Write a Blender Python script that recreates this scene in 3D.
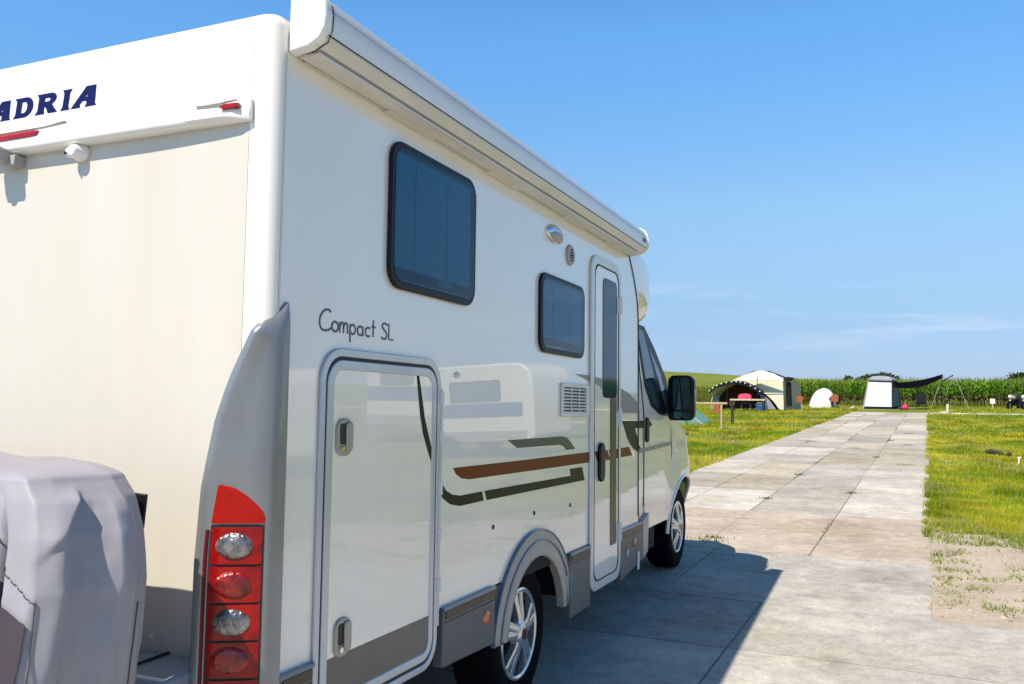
import bpy, bmesh, math, random
import numpy as np
from mathutils import Vector, Matrix
random.seed(7); rng = np.random.default_rng(7)
R = math.radians
for o in list(bpy.data.objects): bpy.data.objects.remove(o)
S = bpy.context.scene; COL = S.collection

# ------------------------------------------------------------------ camera, sky, sun, exposure
cam = bpy.data.cameras.new('camera'); camo = bpy.data.objects.new('camera', cam); COL.objects.link(camo); S.camera = camo
cam.sensor_width = 36; cam.lens = 872/1024*36; cam.clip_end = 6000; cam.clip_start = .05
yaw, pit = R(25.4516), R(2.7575)
fw = Vector((-math.sin(yaw)*math.cos(pit), math.cos(yaw)*math.cos(pit), math.sin(pit)))
rt = Vector((math.cos(yaw), math.sin(yaw), 0)); up = rt.cross(fw)
m = Matrix((rt, up, -fw)).transposed().to_4x4(); m.translation = (0, 0, 1.55); camo.matrix_world = m

SUNV = Vector((.225, .735, -1)).normalized()           # direction the light travels
sl = bpy.data.lights.new('sun', 'SUN'); sl.energy = 4.8; sl.angle = R(.5); sl.color = (1, .92, .80)
so = bpy.data.objects.new('sun', sl); COL.objects.link(so); so.rotation_euler = SUNV.to_track_quat('-Z', 'Y').to_euler()
W = bpy.data.worlds.new('World'); S.world = W; W.use_nodes = True
wn = W.node_tree; wn.nodes.clear()
def N(t, kind, **kw):
    n = t.nodes.new(kind)
    for k, v in kw.items():
        if k in n.inputs and not hasattr(n, k): n.inputs[k].default_value = v
        else: setattr(n, k, v)
    return n
def math_(t, op, a, b=None, clamp=False):
    n = t.nodes.new('ShaderNodeMath'); n.operation = op; n.use_clamp = clamp
    for i, v in enumerate((a, b)):
        if v is None: continue
        if hasattr(v, 'is_output'): t.links.new(v, n.inputs[i])
        else: n.inputs[i].default_value = v
    return n.outputs[0]
sky = N(wn, 'ShaderNodeTexSky', sky_type='NISHITA', sun_disc=False, sun_elevation=math.asin(-SUNV.z),
        sun_rotation=math.atan2(-SUNV.x, -SUNV.y), air_density=1.0, dust_density=.1, ozone_density=3.0, altitude=0)
tc = N(wn, 'ShaderNodeTexCoord'); sep = N(wn, 'ShaderNodeSeparateXYZ'); wn.links.new(tc.outputs['Generated'], sep.inputs[0])
mp = N(wn, 'ShaderNodeMapping'); mp.inputs['Scale'].default_value = (2.2, 2.2, 26); mp.inputs['Location'].default_value = (.4, 1.3, .2)
wn.links.new(tc.outputs['Generated'], mp.inputs[0])
cn = N(wn, 'ShaderNodeTexNoise', noise_dimensions='3D'); cn.inputs['Scale'].default_value = 1.6; cn.inputs['Detail'].default_value = 8; cn.inputs['Roughness'].default_value = .62
wn.links.new(mp.outputs[0], cn.inputs['Vector'])
cr = N(wn, 'ShaderNodeMapRange'); cr.inputs[1].default_value = .46; cr.inputs[2].default_value = .72
wn.links.new(cn.outputs[0], cr.inputs[0])
e1 = N(wn, 'ShaderNodeMapRange'); e1.inputs[1].default_value = .02; e1.inputs[2].default_value = .06; wn.links.new(sep.outputs[2], e1.inputs[0])
e2 = N(wn, 'ShaderNodeMapRange'); e2.inputs[1].default_value = .125; e2.inputs[2].default_value = .085; wn.links.new(sep.outputs[2], e2.inputs[0])
cm = math_(wn, 'MULTIPLY', math_(wn, 'MULTIPLY', cr.outputs[0], e1.outputs[0]), math_(wn, 'MULTIPLY', e2.outputs[0], .6))
mx = N(wn, 'ShaderNodeMix', data_type='RGBA'); wn.links.new(cm, mx.inputs[0])
tint = N(wn, 'ShaderNodeMix', data_type='RGBA', blend_type='MULTIPLY'); tint.inputs[0].default_value = 1
wn.links.new(sky.outputs[0], tint.inputs[6]); tint.inputs[7].default_value = (.74, .98, 1.16, 1)
rmp = N(wn, 'ShaderNodeValToRGB'); wn.links.new(sep.outputs[2], rmp.inputs[0]); els = rmp.color_ramp.elements
RS = [(0, (.53, .58, .90)), (.03, (.60, .60, .84)), (.058, (.71, .65, .79)), (.09, (.86, .76, .80)), (.13, (1.09, .93, .88)), (.194, (1.36, 1.2, 1.04)), (.274, (1.31, 1.39, 1.29)), (.378, (1.27, 1.58, 1.6)), (.55, (.95, 1.15, 1.2)), (1, (.65, .75, .78))]
while len(els) < len(RS): els.new(.99)
for e_, (p_, c_) in zip(els, RS): e_.position = p_; e_.color = (*[v_/2 for v_ in c_], 1)
grd = N(wn, 'ShaderNodeMix', data_type='RGBA', blend_type='MULTIPLY'); grd.inputs[0].default_value = 1; wn.links.new(tint.outputs[2], grd.inputs[6]); wn.links.new(rmp.outputs[0], grd.inputs[7])
dbl = N(wn, 'ShaderNodeMix', data_type='RGBA', blend_type='ADD'); dbl.inputs[0].default_value = 1; wn.links.new(grd.outputs[2], dbl.inputs[6]); wn.links.new(grd.outputs[2], dbl.inputs[7])
wn.links.new(dbl.outputs[2], mx.inputs[6]); mx.inputs[7].default_value = (6.6, 7.4, 8.6, 1)
bg = N(wn, 'ShaderNodeBackground'); bg.inputs[1].default_value = .085; wn.links.new(mx.outputs[2], bg.inputs[0])
wo = N(wn, 'ShaderNodeOutputWorld'); wn.links.new(bg.outputs[0], wo.inputs[0])
vs = S.view_settings; S.display_settings.display_device = 'sRGB'
vs.view_transform = 'Standard'; vs.look = 'None'; vs.gamma = 1; vs.use_curve_mapping = False; vs.exposure = .55

# ------------------------------------------------------------------ materials
def mat(name, col, rough=.5, metal=0, coat=0, spec=.5, var=0, vscale=6, vstretch=(1, 1, 1), bump=0, bscale=20, col2=None, trans=0, emis=None):
    m_ = bpy.data.materials.new(name); m_.use_nodes = True; t = m_.node_tree; p = t.nodes['Principled BSDF']
    p.inputs['Base Color'].default_value = (*col, 1); p.inputs['Roughness'].default_value = rough; p.inputs['Metallic'].default_value = metal
    p.inputs['Coat Weight'].default_value = coat; p.inputs['Coat Roughness'].default_value = .015; p.inputs['Specular IOR Level'].default_value = spec
    p.inputs['Transmission Weight'].default_value = trans
    tc = N(t, 'ShaderNodeTexCoord'); mp = N(t, 'ShaderNodeMapping'); mp.inputs['Scale'].default_value = vstretch
    t.links.new(tc.outputs['Object'], mp.inputs[0])
    if var or col2:
        n = N(t, 'ShaderNodeTexNoise'); n.inputs['Scale'].default_value = vscale; n.inputs['Detail'].default_value = 6; n.inputs['Roughness'].default_value = .6
        t.links.new(mp.outputs[0], n.inputs['Vector'])
        r = N(t, 'ShaderNodeMapRange'); r.inputs[1].default_value = .32; r.inputs[2].default_value = .7; t.links.new(n.outputs[0], r.inputs[0])
        x = N(t, 'ShaderNodeMix', data_type='RGBA'); t.links.new(r.outputs[0], x.inputs[0])
        c2 = col2 if col2 else tuple(min(1, c*(1+var)) for c in col); c1 = col if col2 else tuple(c*(1-var) for c in col)
        x.inputs[6].default_value = (*c1, 1); x.inputs[7].default_value = (*c2, 1); t.links.new(x.outputs[2], p.inputs['Base Color'])
    if bump:
        n = N(t, 'ShaderNodeTexNoise'); n.inputs['Scale'].default_value = bscale; n.inputs['Detail'].default_value = 3
        t.links.new(mp.outputs[0], n.inputs['Vector'])
        b = N(t, 'ShaderNodeBump'); b.inputs['Strength'].default_value = bump; b.inputs['Distance'].default_value = .02
        t.links.new(n.outputs[0], b.inputs['Height']); t.links.new(b.outputs[0], p.inputs['Normal'])
    return m_
M = dict(
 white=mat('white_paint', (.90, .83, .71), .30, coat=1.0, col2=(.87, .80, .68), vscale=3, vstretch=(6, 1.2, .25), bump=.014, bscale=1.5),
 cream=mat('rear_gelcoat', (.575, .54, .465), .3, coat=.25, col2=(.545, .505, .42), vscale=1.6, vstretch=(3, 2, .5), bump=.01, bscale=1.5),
 cap=mat('moulded_white', (.80, .79, .75), .2, coat=.4, var=.03),
 alu=mat('white_aluminium', (.74, .74, .72), .28, coat=.2, var=.04, vscale=4, vstretch=(3, .3, 3)),
 alu2=mat('soiled_white_aluminium', (.66, .64, .57), .4, var=.10, vscale=5, vstretch=(4, .5, 4)),
 frame=mat('door_frame_profile', (.50, .53, .56), .22, metal=.35, coat=.3, var=.03),
 frame2=mat('cream_frame_profile', (.66, .66, .62), .25, coat=.3, var=.03),
 seal=mat('black_rubber_seal', (.012, .012, .014), .55),
 blackp=mat('black_plastic', (.006, .006, .008), .4, spec=.25),
 blackm=mat('matt_black', (.008, .008, .008), .8),
 silver=mat('silver_grey_paint', (.235, .24, .245), .3, metal=.4, coat=.5, var=.06, vscale=5),
 arch=mat('grey_arch_plastic', (.38, .34, .29), .38, coat=.15, var=.06, vscale=8),
 skirt=mat('grey_skirt_plastic', (.125, .125, .125), .42, spec=.3, var=.06, vscale=7),
 lockgrey=mat('grey_decal_film', (.105, .10, .09), .35, coat=.2, var=.08, vscale=4, vstretch=(1, 3, 1)),
 trim=mat('brown_trim', (.06, .04, .02), .4, var=.12, vscale=12),
 bumper=mat('bumper_paint', (.20, .24, .29), .15, coat=.6),
 bluetrim=mat('blue_grey_trim', (.10, .15, .21), .3, coat=.3),
 handle=mat('beige_handle_plastic', (.36, .325, .25), .35, coat=.2),
 handlein=mat('brown_recess', (.03, .026, .018), .6),
 rust=mat('rust_decal', (.155, .034, .004), .4, spec=.12),
 dgreen=mat('dark_green_decal', (.016, .024, .003), .4, spec=.12),
 olive=mat('olive_grey_decal', (.105, .12, .07), .4, spec=.15),
 wedge=mat('grey_decal', (.24, .235, .215), .3, spec=.4),
 navy=mat('navy_letter_film', (.002, .004, .075), .5, spec=.2),
 textg=mat('grey_letter_film', (.085, .095, .105), .4),
 tyre=mat('tyre_rubber', (.004, .004, .0045), .85, spec=.1, bump=.2, bscale=60),
 rim=mat('wheel_cover_silver', (.62, .63, .65), .2, metal=.75, coat=.4),
 rimd=mat('wheel_cover_recess', (.03, .03, .033), .5),
 red=mat('red_lens', (.18, .0018, .0012), .22, coat=.3, spec=.25, bump=.10, bscale=90, col2=(.36, .003, .0015), vscale=16, vstretch=(1, 1, 2)),
 bulb=mat('red_bulb_reflector', (.07, .002, .002), .2, metal=.3, coat=.6, bump=.35, bscale=60, col2=(.42, .015, .010), vscale=28),
 redflat=mat('red_reflector', (.36, .008, .003), .4, spec=.15, coat=.1),
 darkred=mat('dark_red_lens', (.13, .002, .0015), .3, coat=.15, spec=.2),
 amber=mat('amber_lens', (.60, .14, .015), .15, coat=1),
 clear=mat('clear_lens', (.36, .34, .33), .16, metal=.6, coat=.8, bump=.55, bscale=60, col2=(.05, .035, .03), vscale=30),
 chrome=mat('chrome', (.7, .7, .7), .08, metal=1),
 grey=mat('grey_plastic', (.36, .35, .33), .4),
 blind=mat('pleated_blind', (.62, .66, .68), .7),
 cover=mat('grey_cover_fabric', (.295, .28, .30), .55, spec=.35, var=.05, vscale=9, bump=.16, bscale=7),
 brown=mat('brown_cover_fabric', (.045, .034, .042), .55, bump=.06, bscale=14),
 thread=mat('dark_stitching', (.05, .05, .06), .8),
)
def glass(name, col, amt):
    m_ = bpy.data.materials.new(name); m_.use_nodes = True; t = m_.node_tree; t.nodes.clear()
    tr = N(t, 'ShaderNodeBsdfTransparent'); tr.inputs[0].default_value = (*col, 1)
    gl = N(t, 'ShaderNodeBsdfGlossy'); gl.inputs['Roughness'].default_value = .02
    fr = N(t, 'ShaderNodeFresnel'); gm = N(t, 'ShaderNodeNewGeometry'); t.links.new(math_(t, 'ADD', math_(t, 'MULTIPLY', gm.outputs['Backfacing'], 1/1.38-1.38), 1.38), fr.inputs[0])
    df = N(t, 'ShaderNodeBsdfDiffuse'); df.inputs[0].default_value = (.012, .03, .05, 1)
    a = N(t, 'ShaderNodeMixShader'); a.inputs[0].default_value = amt; t.links.new(tr.outputs[0], a.inputs[1]); t.links.new(df.outputs[0], a.inputs[2])
    b = N(t, 'ShaderNodeMixShader'); t.links.new(fr.outputs[0], b.inputs[0]); t.links.new(a.outputs[0], b.inputs[1]); t.links.new(gl.outputs[0], b.inputs[2])
    o = N(t, 'ShaderNodeOutputMaterial'); t.links.new(b.outputs[0], o.inputs[0]); return m_
M['acrylic'] = glass('blue_acrylic', (.36, .60, .72), .0)
M['glass'] = glass('dark_glass', (.10, .16, .18), .6)
M['white'].node_tree.nodes['Principled BSDF'].inputs['Coat IOR'].default_value = 1.75

def ground_mat(name, stops, scale, detail_scale, bump=.4, attr=None, rough=.95):
    m_ = bpy.data.materials.new(name); m_.use_nodes = True; t = m_.node_tree; p = t.nodes['Principled BSDF']; p.inputs['Roughness'].default_value = rough
    p.inputs['Specular IOR Level'].default_value = .2
    tc = N(t, 'ShaderNodeTexCoord')
    a = N(t, 'ShaderNodeTexNoise'); a.inputs['Scale'].default_value = scale; a.inputs['Detail'].default_value = 8; a.inputs['Roughness'].default_value = .65; t.links.new(tc.outputs['Object'], a.inputs['Vector'])
    b = N(t, 'ShaderNodeTexNoise'); b.inputs['Scale'].default_value = detail_scale; b.inputs['Detail'].default_value = 6; t.links.new(tc.outputs['Object'], b.inputs['Vector'])
    s = math_(t, 'ADD', math_(t, 'MULTIPLY', a.outputs[0], .6), math_(t, 'MULTIPLY', b.outputs[0], .4))
    r = N(t, 'ShaderNodeValToRGB'); t.links.new(s, r.inputs[0]); el = r.color_ramp.elements
    while len(el) < len(stops): el.new(.5)
    for e, (pos, c) in zip(el, stops): e.position = pos; e.color = (*c, 1)
    t.links.new(r.outputs[0], p.inputs['Base Color'])
    bm = N(t, 'ShaderNodeBump'); bm.inputs['Strength'].default_value = bump; bm.inputs['Distance'].default_value = .02; t.links.new(b.outputs[0], bm.inputs['Height']); t.links.new(bm.outputs[0], p.inputs['Normal'])
    return m_
M['turf'] = ground_mat('turf_soil', [(.36, (.075, .11, .010)), (.47, (.13, .16, .016)), (.56, (.20, .20, .03)), (.68, (.25, .22, .06))], .35, 9)
M['hillgrass'] = ground_mat('dyke_grass', [(.36, (.09, .12, .010)), (.5, (.15, .175, .014)), (.62, (.20, .20, .02)), (.72, (.22, .18, .04))], .06, 1.1)
M['sand'] = ground_mat('bare_sand', [(.33, (.27, .215, .155)), (.46, (.36, .295, .22)), (.54, (.41, .34, .26)), (.66, (.47, .40, .31))], 1.6, 30)

def attr_mat(name, rough=.8, trl=.0, scale=1):
    m_ = bpy.data.materials.new(name); m_.use_nodes = True; t = m_.node_tree; p = t.nodes['Principled BSDF']
    a = N(t, 'ShaderNodeAttribute', attribute_name='tone'); p.inputs['Roughness'].default_value = rough; p.inputs['Specular IOR Level'].default_value = .08
    t.links.new(a.outputs['Color'], p.inputs['Base Color'])
    if trl:
        o = t.nodes['Material Output']; tl = N(t, 'ShaderNodeBsdfTranslucent'); t.links.new(a.outputs['Color'], tl.inputs[0])
        x = N(t, 'ShaderNodeMixShader'); x.inputs[0].default_value = trl; t.links.new(p.outputs[0], x.inputs[1]); t.links.new(tl.outputs[0], x.inputs[2]); t.links.new(x.outputs[0], o.inputs[0])
    return m_
M['blade'] = attr_mat('grass_blade', .6, .35)
M['leaf'] = attr_mat('leaf_blade', .55, .3)
def concrete():
    m_ = bpy.data.materials.new('concrete_plates'); m_.use_nodes = True; t = m_.node_tree; p = t.nodes['Principled BSDF']; p.inputs['Roughness'].default_value = .82
    p.inputs['Specular IOR Level'].default_value = .3
    a = N(t, 'ShaderNodeAttribute', attribute_name='tone'); tc = N(t, 'ShaderNodeTexCoord')
    n1 = N(t, 'ShaderNodeTexNoise'); n1.inputs['Scale'].default_value = .9; n1.inputs['Detail'].default_value = 9; n1.inputs['Roughness'].default_value = .68
    mp = N(t, 'ShaderNodeMapping'); mp.inputs['Scale'].default_value = (1, 1.25, 1); t.links.new(tc.outputs['Object'], mp.inputs[0]); t.links.new(mp.outputs[0], n1.inputs['Vector'])
    n2 = N(t, 'ShaderNodeTexNoise'); n2.inputs['Scale'].default_value = 42; n2.inputs['Detail'].default_value = 6; n2.inputs['Roughness'].default_value = .7; t.links.new(tc.outputs['Object'], n2.inputs['Vector'])
    n3 = N(t, 'ShaderNodeTexNoise'); n3.inputs['Scale'].default_value = .55; n3.inputs['Detail'].default_value = 5; t.links.new(mp.outputs[0], n3.inputs['Vector'])
    r1 = N(t, 'ShaderNodeMapRange'); r1.inputs[1].default_value = .3; r1.inputs[2].default_value = .72; r1.inputs[3].default_value = .72; r1.inputs[4].default_value = 1.30; t.links.new(n1.outputs[0], r1.inputs[0])
    r2 = N(t, 'ShaderNodeMapRange'); r2.inputs[1].default_value = .3; r2.inputs[2].default_value = .7; r2.inputs[3].default_value = .80; r2.inputs[4].default_value = 1.16; t.links.new(n2.outputs[0], r2.inputs[0])
    n4 = N(t, 'ShaderNodeTexNoise'); n4.inputs['Scale'].default_value = 7; n4.inputs['Detail'].default_value = 10; n4.inputs['Roughness'].default_value = .75; n4.inputs['Distortion'].default_value = .6; t.links.new(tc.outputs['Object'], n4.inputs['Vector'])
    r4 = N(t, 'ShaderNodeMapRange'); r4.inputs[1].default_value = .36; r4.inputs[2].default_value = .62; r4.inputs[3].default_value = .76; r4.inputs[4].default_value = 1.10; t.links.new(n4.outputs[0], r4.inputs[0])
    vo = N(t, 'ShaderNodeTexVoronoi'); vo.inputs['Scale'].default_value = 55; t.links.new(tc.outputs['Object'], vo.inputs['Vector'])
    r5 = N(t, 'ShaderNodeMapRange'); r5.inputs[1].default_value = .05; r5.inputs[2].default_value = .16; r5.inputs[3].default_value = .62; r5.inputs[4].default_value = 1.0; t.links.new(vo.outputs['Distance'], r5.inputs[0])
    f = math_(t, 'MULTIPLY', math_(t, 'MULTIPLY', r1.outputs[0], r4.outputs[0]), math_(t, 'MULTIPLY', r2.outputs[0], r5.outputs[0]))
    x = N(t, 'ShaderNodeMix', data_type='RGBA', blend_type='MULTIPLY'); x.inputs[0].default_value = 1; t.links.new(a.outputs['Color'], x.inputs[6])
    c = N(t, 'ShaderNodeCombineColor'); [t.links.new(f, c.inputs[i]) for i in range(3)]; t.links.new(c.outputs[0], x.inputs[7])
    r3 = N(t, 'ShaderNodeMapRange'); r3.inputs[1].default_value = .52; r3.inputs[2].default_value = .72; r3.inputs[4].default_value = .5; t.links.new(n3.outputs[0], r3.inputs[0])
    y = N(t, 'ShaderNodeMix', data_type='RGBA', blend_type='MULTIPLY'); t.links.new(r3.outputs[0], y.inputs[0]); t.links.new(x.outputs[2], y.inputs[6]); y.inputs[7].default_value = (.86, .70, .52, 1)
    t.links.new(y.outputs[2], p.inputs['Base Color'])
    b = N(t, 'ShaderNodeBump'); b.inputs['Strength'].default_value = .25; b.inputs['Distance'].default_value = .01; t.links.new(n2.outputs[0], b.inputs['Height']); t.links.new(b.outputs[0], p.inputs['Normal'])
    return m_
M['concrete'] = concrete()
M['joint'] = mat('joint_soil', (.17, .15, .115), .95, var=.3, vscale=20)
M['wood'] = mat('weathered_wood', (.42, .30, .16), .8, var=.25, vscale=14, vstretch=(1, 8, 8))
M['woodred'] = mat('orange_brown_wood', (.30, .085, .025), .6, var=.25, vscale=14)
M['woodpale'] = mat('pale_wood', (.52, .42, .27), .8, var=.2, vscale=14)
M['wooddark'] = mat('dark_bark', (.045, .030, .022), .9, var=.35, vscale=20, bump=.6)
M['canvas'] = mat('cream_canvas', (.66, .60, .44), .85, var=.05, vscale=3)
M['canvaswhite'] = mat('white_canvas', (.78, .76, .70), .85, var=.04, vscale=3)
M['canvasbeige'] = mat('beige_canvas', (.55, .44, .27), .85, var=.06, vscale=3)
M['canvasbrown'] = mat('brown_canvas', (.075, .028, .014), .85, var=.2, vscale=3)
M['canvasdark'] = mat('dark_grey_canvas', (.014, .016, .020), .9, spec=.1, var=.1)
M['canvasgrey'] = mat('grey_canvas', (.24, .25, .27), .8, var=.08)
M['tentwhite'] = mat('white_tent_fabric', (.72, .74, .78), .75, var=.04, vscale=2)
M['domewhite'] = mat('off_white_tent_fabric', (.72, .69, .66), .8, var=.05, vscale=2)
M['greentent'] = mat('green_tent_fabric', (.12, .27, .20), .7, var=.08)
M['tarp'] = mat('black_tarp', (.004, .004, .006), 1, spec=0)
M['pink'] = mat('pink_fabric', (.62, .035, .11), .8, var=.1)
M['bluep'] = mat('blue_plastic', (.02, .07, .25), .4)
M['polewhite'] = mat('pale_pole', (.45, .48, .48), .35, metal=.2)
M['signwhite'] = mat('white_sign', (.80, .79, .76), .5)
M['dark'] = mat('dark_metal', (.02, .02, .024), .4, metal=.3)
M['stripeblue'] = mat('blue_stripe', (.015, .07, .30), .3, coat=.5)

# ------------------------------------------------------------------ mesh helpers
class MB:
    def __init__(s): s.v = []; s.f = []
    def add(s, vs, fs):
        b = len(s.v); s.v += [tuple(q) for q in vs]; s.f += [tuple(b+i for i in q) for q in fs]; return s
    def box(s, x0, x1, y0, y1, z0, z1):
        return s.add([(x0,y0,z0),(x1,y0,z0),(x1,y1,z0),(x0,y1,z0),(x0,y0,z1),(x1,y0,z1),(x1,y1,z1),(x0,y1,z1)],
                     [(0,3,2,1),(4,5,6,7),(0,1,5,4),(1,2,6,5),(2,3,7,6),(3,0,4,7)])
    def prism(s, pts, a, b, ax='x', fn=None):
        """polygon extruded between a and b along ax; pts are (y,z) for x, (x,z) for y, (x,y) for z; fn(u,v) adds to the extrude coordinate"""
        n = len(pts)
        def P(u, v, c):
            if fn: c = c+fn(u, v)
            return (c,u,v) if ax == 'x' else (u,c,v) if ax == 'y' else (u,v,c)
        vs = [P(*q, a) for q in pts]+[P(*q, b) for q in pts]
        return s.add(vs, [tuple(range(n))[::-1], tuple(range(n, 2*n))]+[(i, (i+1)%n, n+(i+1)%n, n+i) for i in range(n)])
    def ring(s, outer, inner, a, b, ax='x'):
        n = len(outer)
        P = (lambda u, v, c: (c,u,v)) if ax == 'x' else (lambda u, v, c: (u,c,v)) if ax == 'y' else (lambda u, v, c: (u,v,c))
        vs = [P(*q, a) for q in outer]+[P(*q, a) for q in inner]+[P(*q, b) for q in outer]+[P(*q, b) for q in inner]
        fs = []
        for i in range(n):
            j = (i+1) % n
            fs += [(2*n+i, 2*n+j, 3*n+j, 3*n+i), (i, n+i, n+j, j), (i, j, 2*n+j, 2*n+i), (n+i, 3*n+i, 3*n+j, n+j)]
        return s.add(vs, fs)
    def loft(s, rows, closed=True, caps=True, wrap=False):
        n = len(rows[0]); b = []
        vs = [q for r in rows for q in r]; fs = []; k = len(rows)
        for i in range(k if wrap else k-1):
            i2 = (i+1) % k
            for j in range(n if closed else n-1):
                j2 = (j+1) % n; fs.append((i*n+j, i*n+j2, i2*n+j2, i2*n+j))
        if caps and closed: fs += [tuple(range(n))[::-1], tuple((k-1)*n+j for j in range(n))]
        return s.add(vs, fs)
    def tube(s, pts, r, n=8, caps=True, sq=None):
        pts = [Vector(p) for p in pts]; rows = []
        rs = r if isinstance(r, (list, tuple)) else [r]*len(pts)
        for i, p in enumerate(pts):
            d = (pts[min(i+1, len(pts)-1)]-pts[max(i-1, 0)]).normalized()
            a = Vector((0,0,1)) if abs(d.z) < .9 else Vector((1,0,0))
            if sq: a = Vector(sq)
            u = d.cross(a).normalized(); w = u.cross(d).normalized()
            rows.append([p+(u*math.cos(t)+w*math.sin(t))*rs[i] for t in [2*math.pi*k/n for k in range(n)]])
        return s.loft(rows, True, caps)
    def lathe(s, prof, c, ax='x', n=48, closed=False):
        rows = []
        for k in range(n):
            t = 2*math.pi*k/n; ct, st = math.cos(t), math.sin(t)
            rows.append([(c[0]+a, c[1]+r*ct, c[2]+r*st) if ax == 'x' else (c[0]+r*ct, c[1]+a, c[2]+r*st) if ax == 'y' else (c[0]+r*ct, c[1]+r*st, c[2]+a) for r, a in prof])
        return s.loft(rows, closed, False, True)
    def ball(s, c, rx, ry, rz, n=14, k=8):
        rows = [[(c[0]+rx*math.sin(math.pi*i/k)*math.cos(2*math.pi*j/n), c[1]+ry*math.sin(math.pi*i/k)*math.sin(2*math.pi*j/n), c[2]+rz*math.cos(math.pi*i/k)) for j in range(n)] for i in range(k+1)]
        return s.loft(rows, True, False)
    def build(s, name, m_, parent=None, smooth=30, bevel=0, seg=2, loc=None):
        me = bpy.data.meshes.new(name); me.from_pydata([tuple(q) for q in s.v], [], s.f)
        bm = bmesh.new(); bm.from_mesh(me); bmesh.ops.remove_doubles(bm, verts=bm.verts, dist=1e-5); bmesh.ops.recalc_face_normals(bm, faces=bm.faces); bm.to_mesh(me); bm.free()
        me.materials.append(M[m_] if isinstance(m_, str) else m_)
        if smooth:
            me.polygons.foreach_set('use_smooth', [True]*len(me.polygons)); me.set_sharp_from_angle(angle=R(smooth))
        o = bpy.data.objects.new(name, me); COL.objects.link(o)
        if parent: o.parent = parent
        if loc: o.location = loc
        if bevel:
            b = o.modifiers.new('bevel', 'BEVEL'); b.width = bevel; b.segments = seg; b.limit_method = 'ANGLE'; b.angle_limit = R(35); b.harden_normals = False
        return o
def thing(name, label, cat, loc=(0,0,0), rz=0, group=None):
    o = bpy.data.objects.new(name, None); COL.objects.link(o); o.location = loc; o.rotation_euler = (0,0,rz); o.empty_display_size = .2
    return tag(o, label, cat, group)
def tag(o, label=None, cat=None, group=None, kind=None):
    if label: o['label'] = label
    if cat: o['category'] = cat
    if group: o['group'] = group
    if kind: o['kind'] = kind
    return o
def rrect(a0, b0, a1, b1, r, n=6):
    rs = r if isinstance(r, (list, tuple)) else [r]*4; out = []
    for (ca, cb, t0, rr) in ((a1-rs[0], b1-rs[0], 0, rs[0]), (a0+rs[1], b1-rs[1], 90, rs[1]), (a0+rs[2], b0+rs[2], 180, rs[2]), (a1-rs[3], b0+rs[3], 270, rs[3])):
        for k in range(n+1):
            t = R(t0+90*k/n); out.append((ca+rr*math.cos(t), cb+rr*math.sin(t)))
    return out
def clip(poly, lo, hi):
    def half(p, c, sgn):
        o = []
        for i in range(len(p)):
            a, b = p[i], p[(i+1) % len(p)]; ia, ib = sgn*(a[0]-c) >= 0, sgn*(b[0]-c) >= 0
            if ia: o.append(a)
            if ia != ib:
                t = (c-a[0])/(b[0]-a[0]); o.append((c, a[1]+t*(b[1]-a[1])))
        return o
    p = half(poly, lo, 1)
    return half(p, hi, -1) if len(p) > 2 else []
def catmull(p, k=5, closed=False):
    out = []; n = len(p)
    for i in range(n-1):
        a, b, c, d = p[max(i-1, 0)], p[i], p[i+1], p[min(i+2, n-1)]
        for j in range(k):
            t = j/k; out.append(tuple(.5*(2*b[q]+(c[q]-a[q])*t+(2*a[q]-5*b[q]+4*c[q]-d[q])*t*t+(3*b[q]-a[q]-3*c[q]+d[q])*t**3) for q in range(len(b))))
    out.append(tuple(p[-1])); return out
def raw(name, verts, faces_n, tone, m_, per=3):
    """fast triangle-soup mesh: verts (n,3), consecutive groups of 'per' form faces, tone per face"""
    nv = len(verts); nf = nv//per; me = bpy.data.meshes.new(name)
    me.vertices.add(nv); me.vertices.foreach_set('co', np.asarray(verts, np.float32).ravel())
    me.loops.add(nv); me.loops.foreach_set('vertex_index', np.arange(nv, dtype=np.int32))
    me.polygons.add(nf); me.polygons.foreach_set('loop_start', np.arange(0, nv, per, dtype=np.int32))
    me.update(); me.validate()
    at = me.attributes.new('tone', 'FLOAT_COLOR', 'FACE'); c = np.ones((nf, 4), np.float32); c[:, :3] = tone; at.data.foreach_set('color', c.ravel())
    me.materials.append(M[m_]); o = bpy.data.objects.new(name, me); COL.objects.link(o); return o

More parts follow.
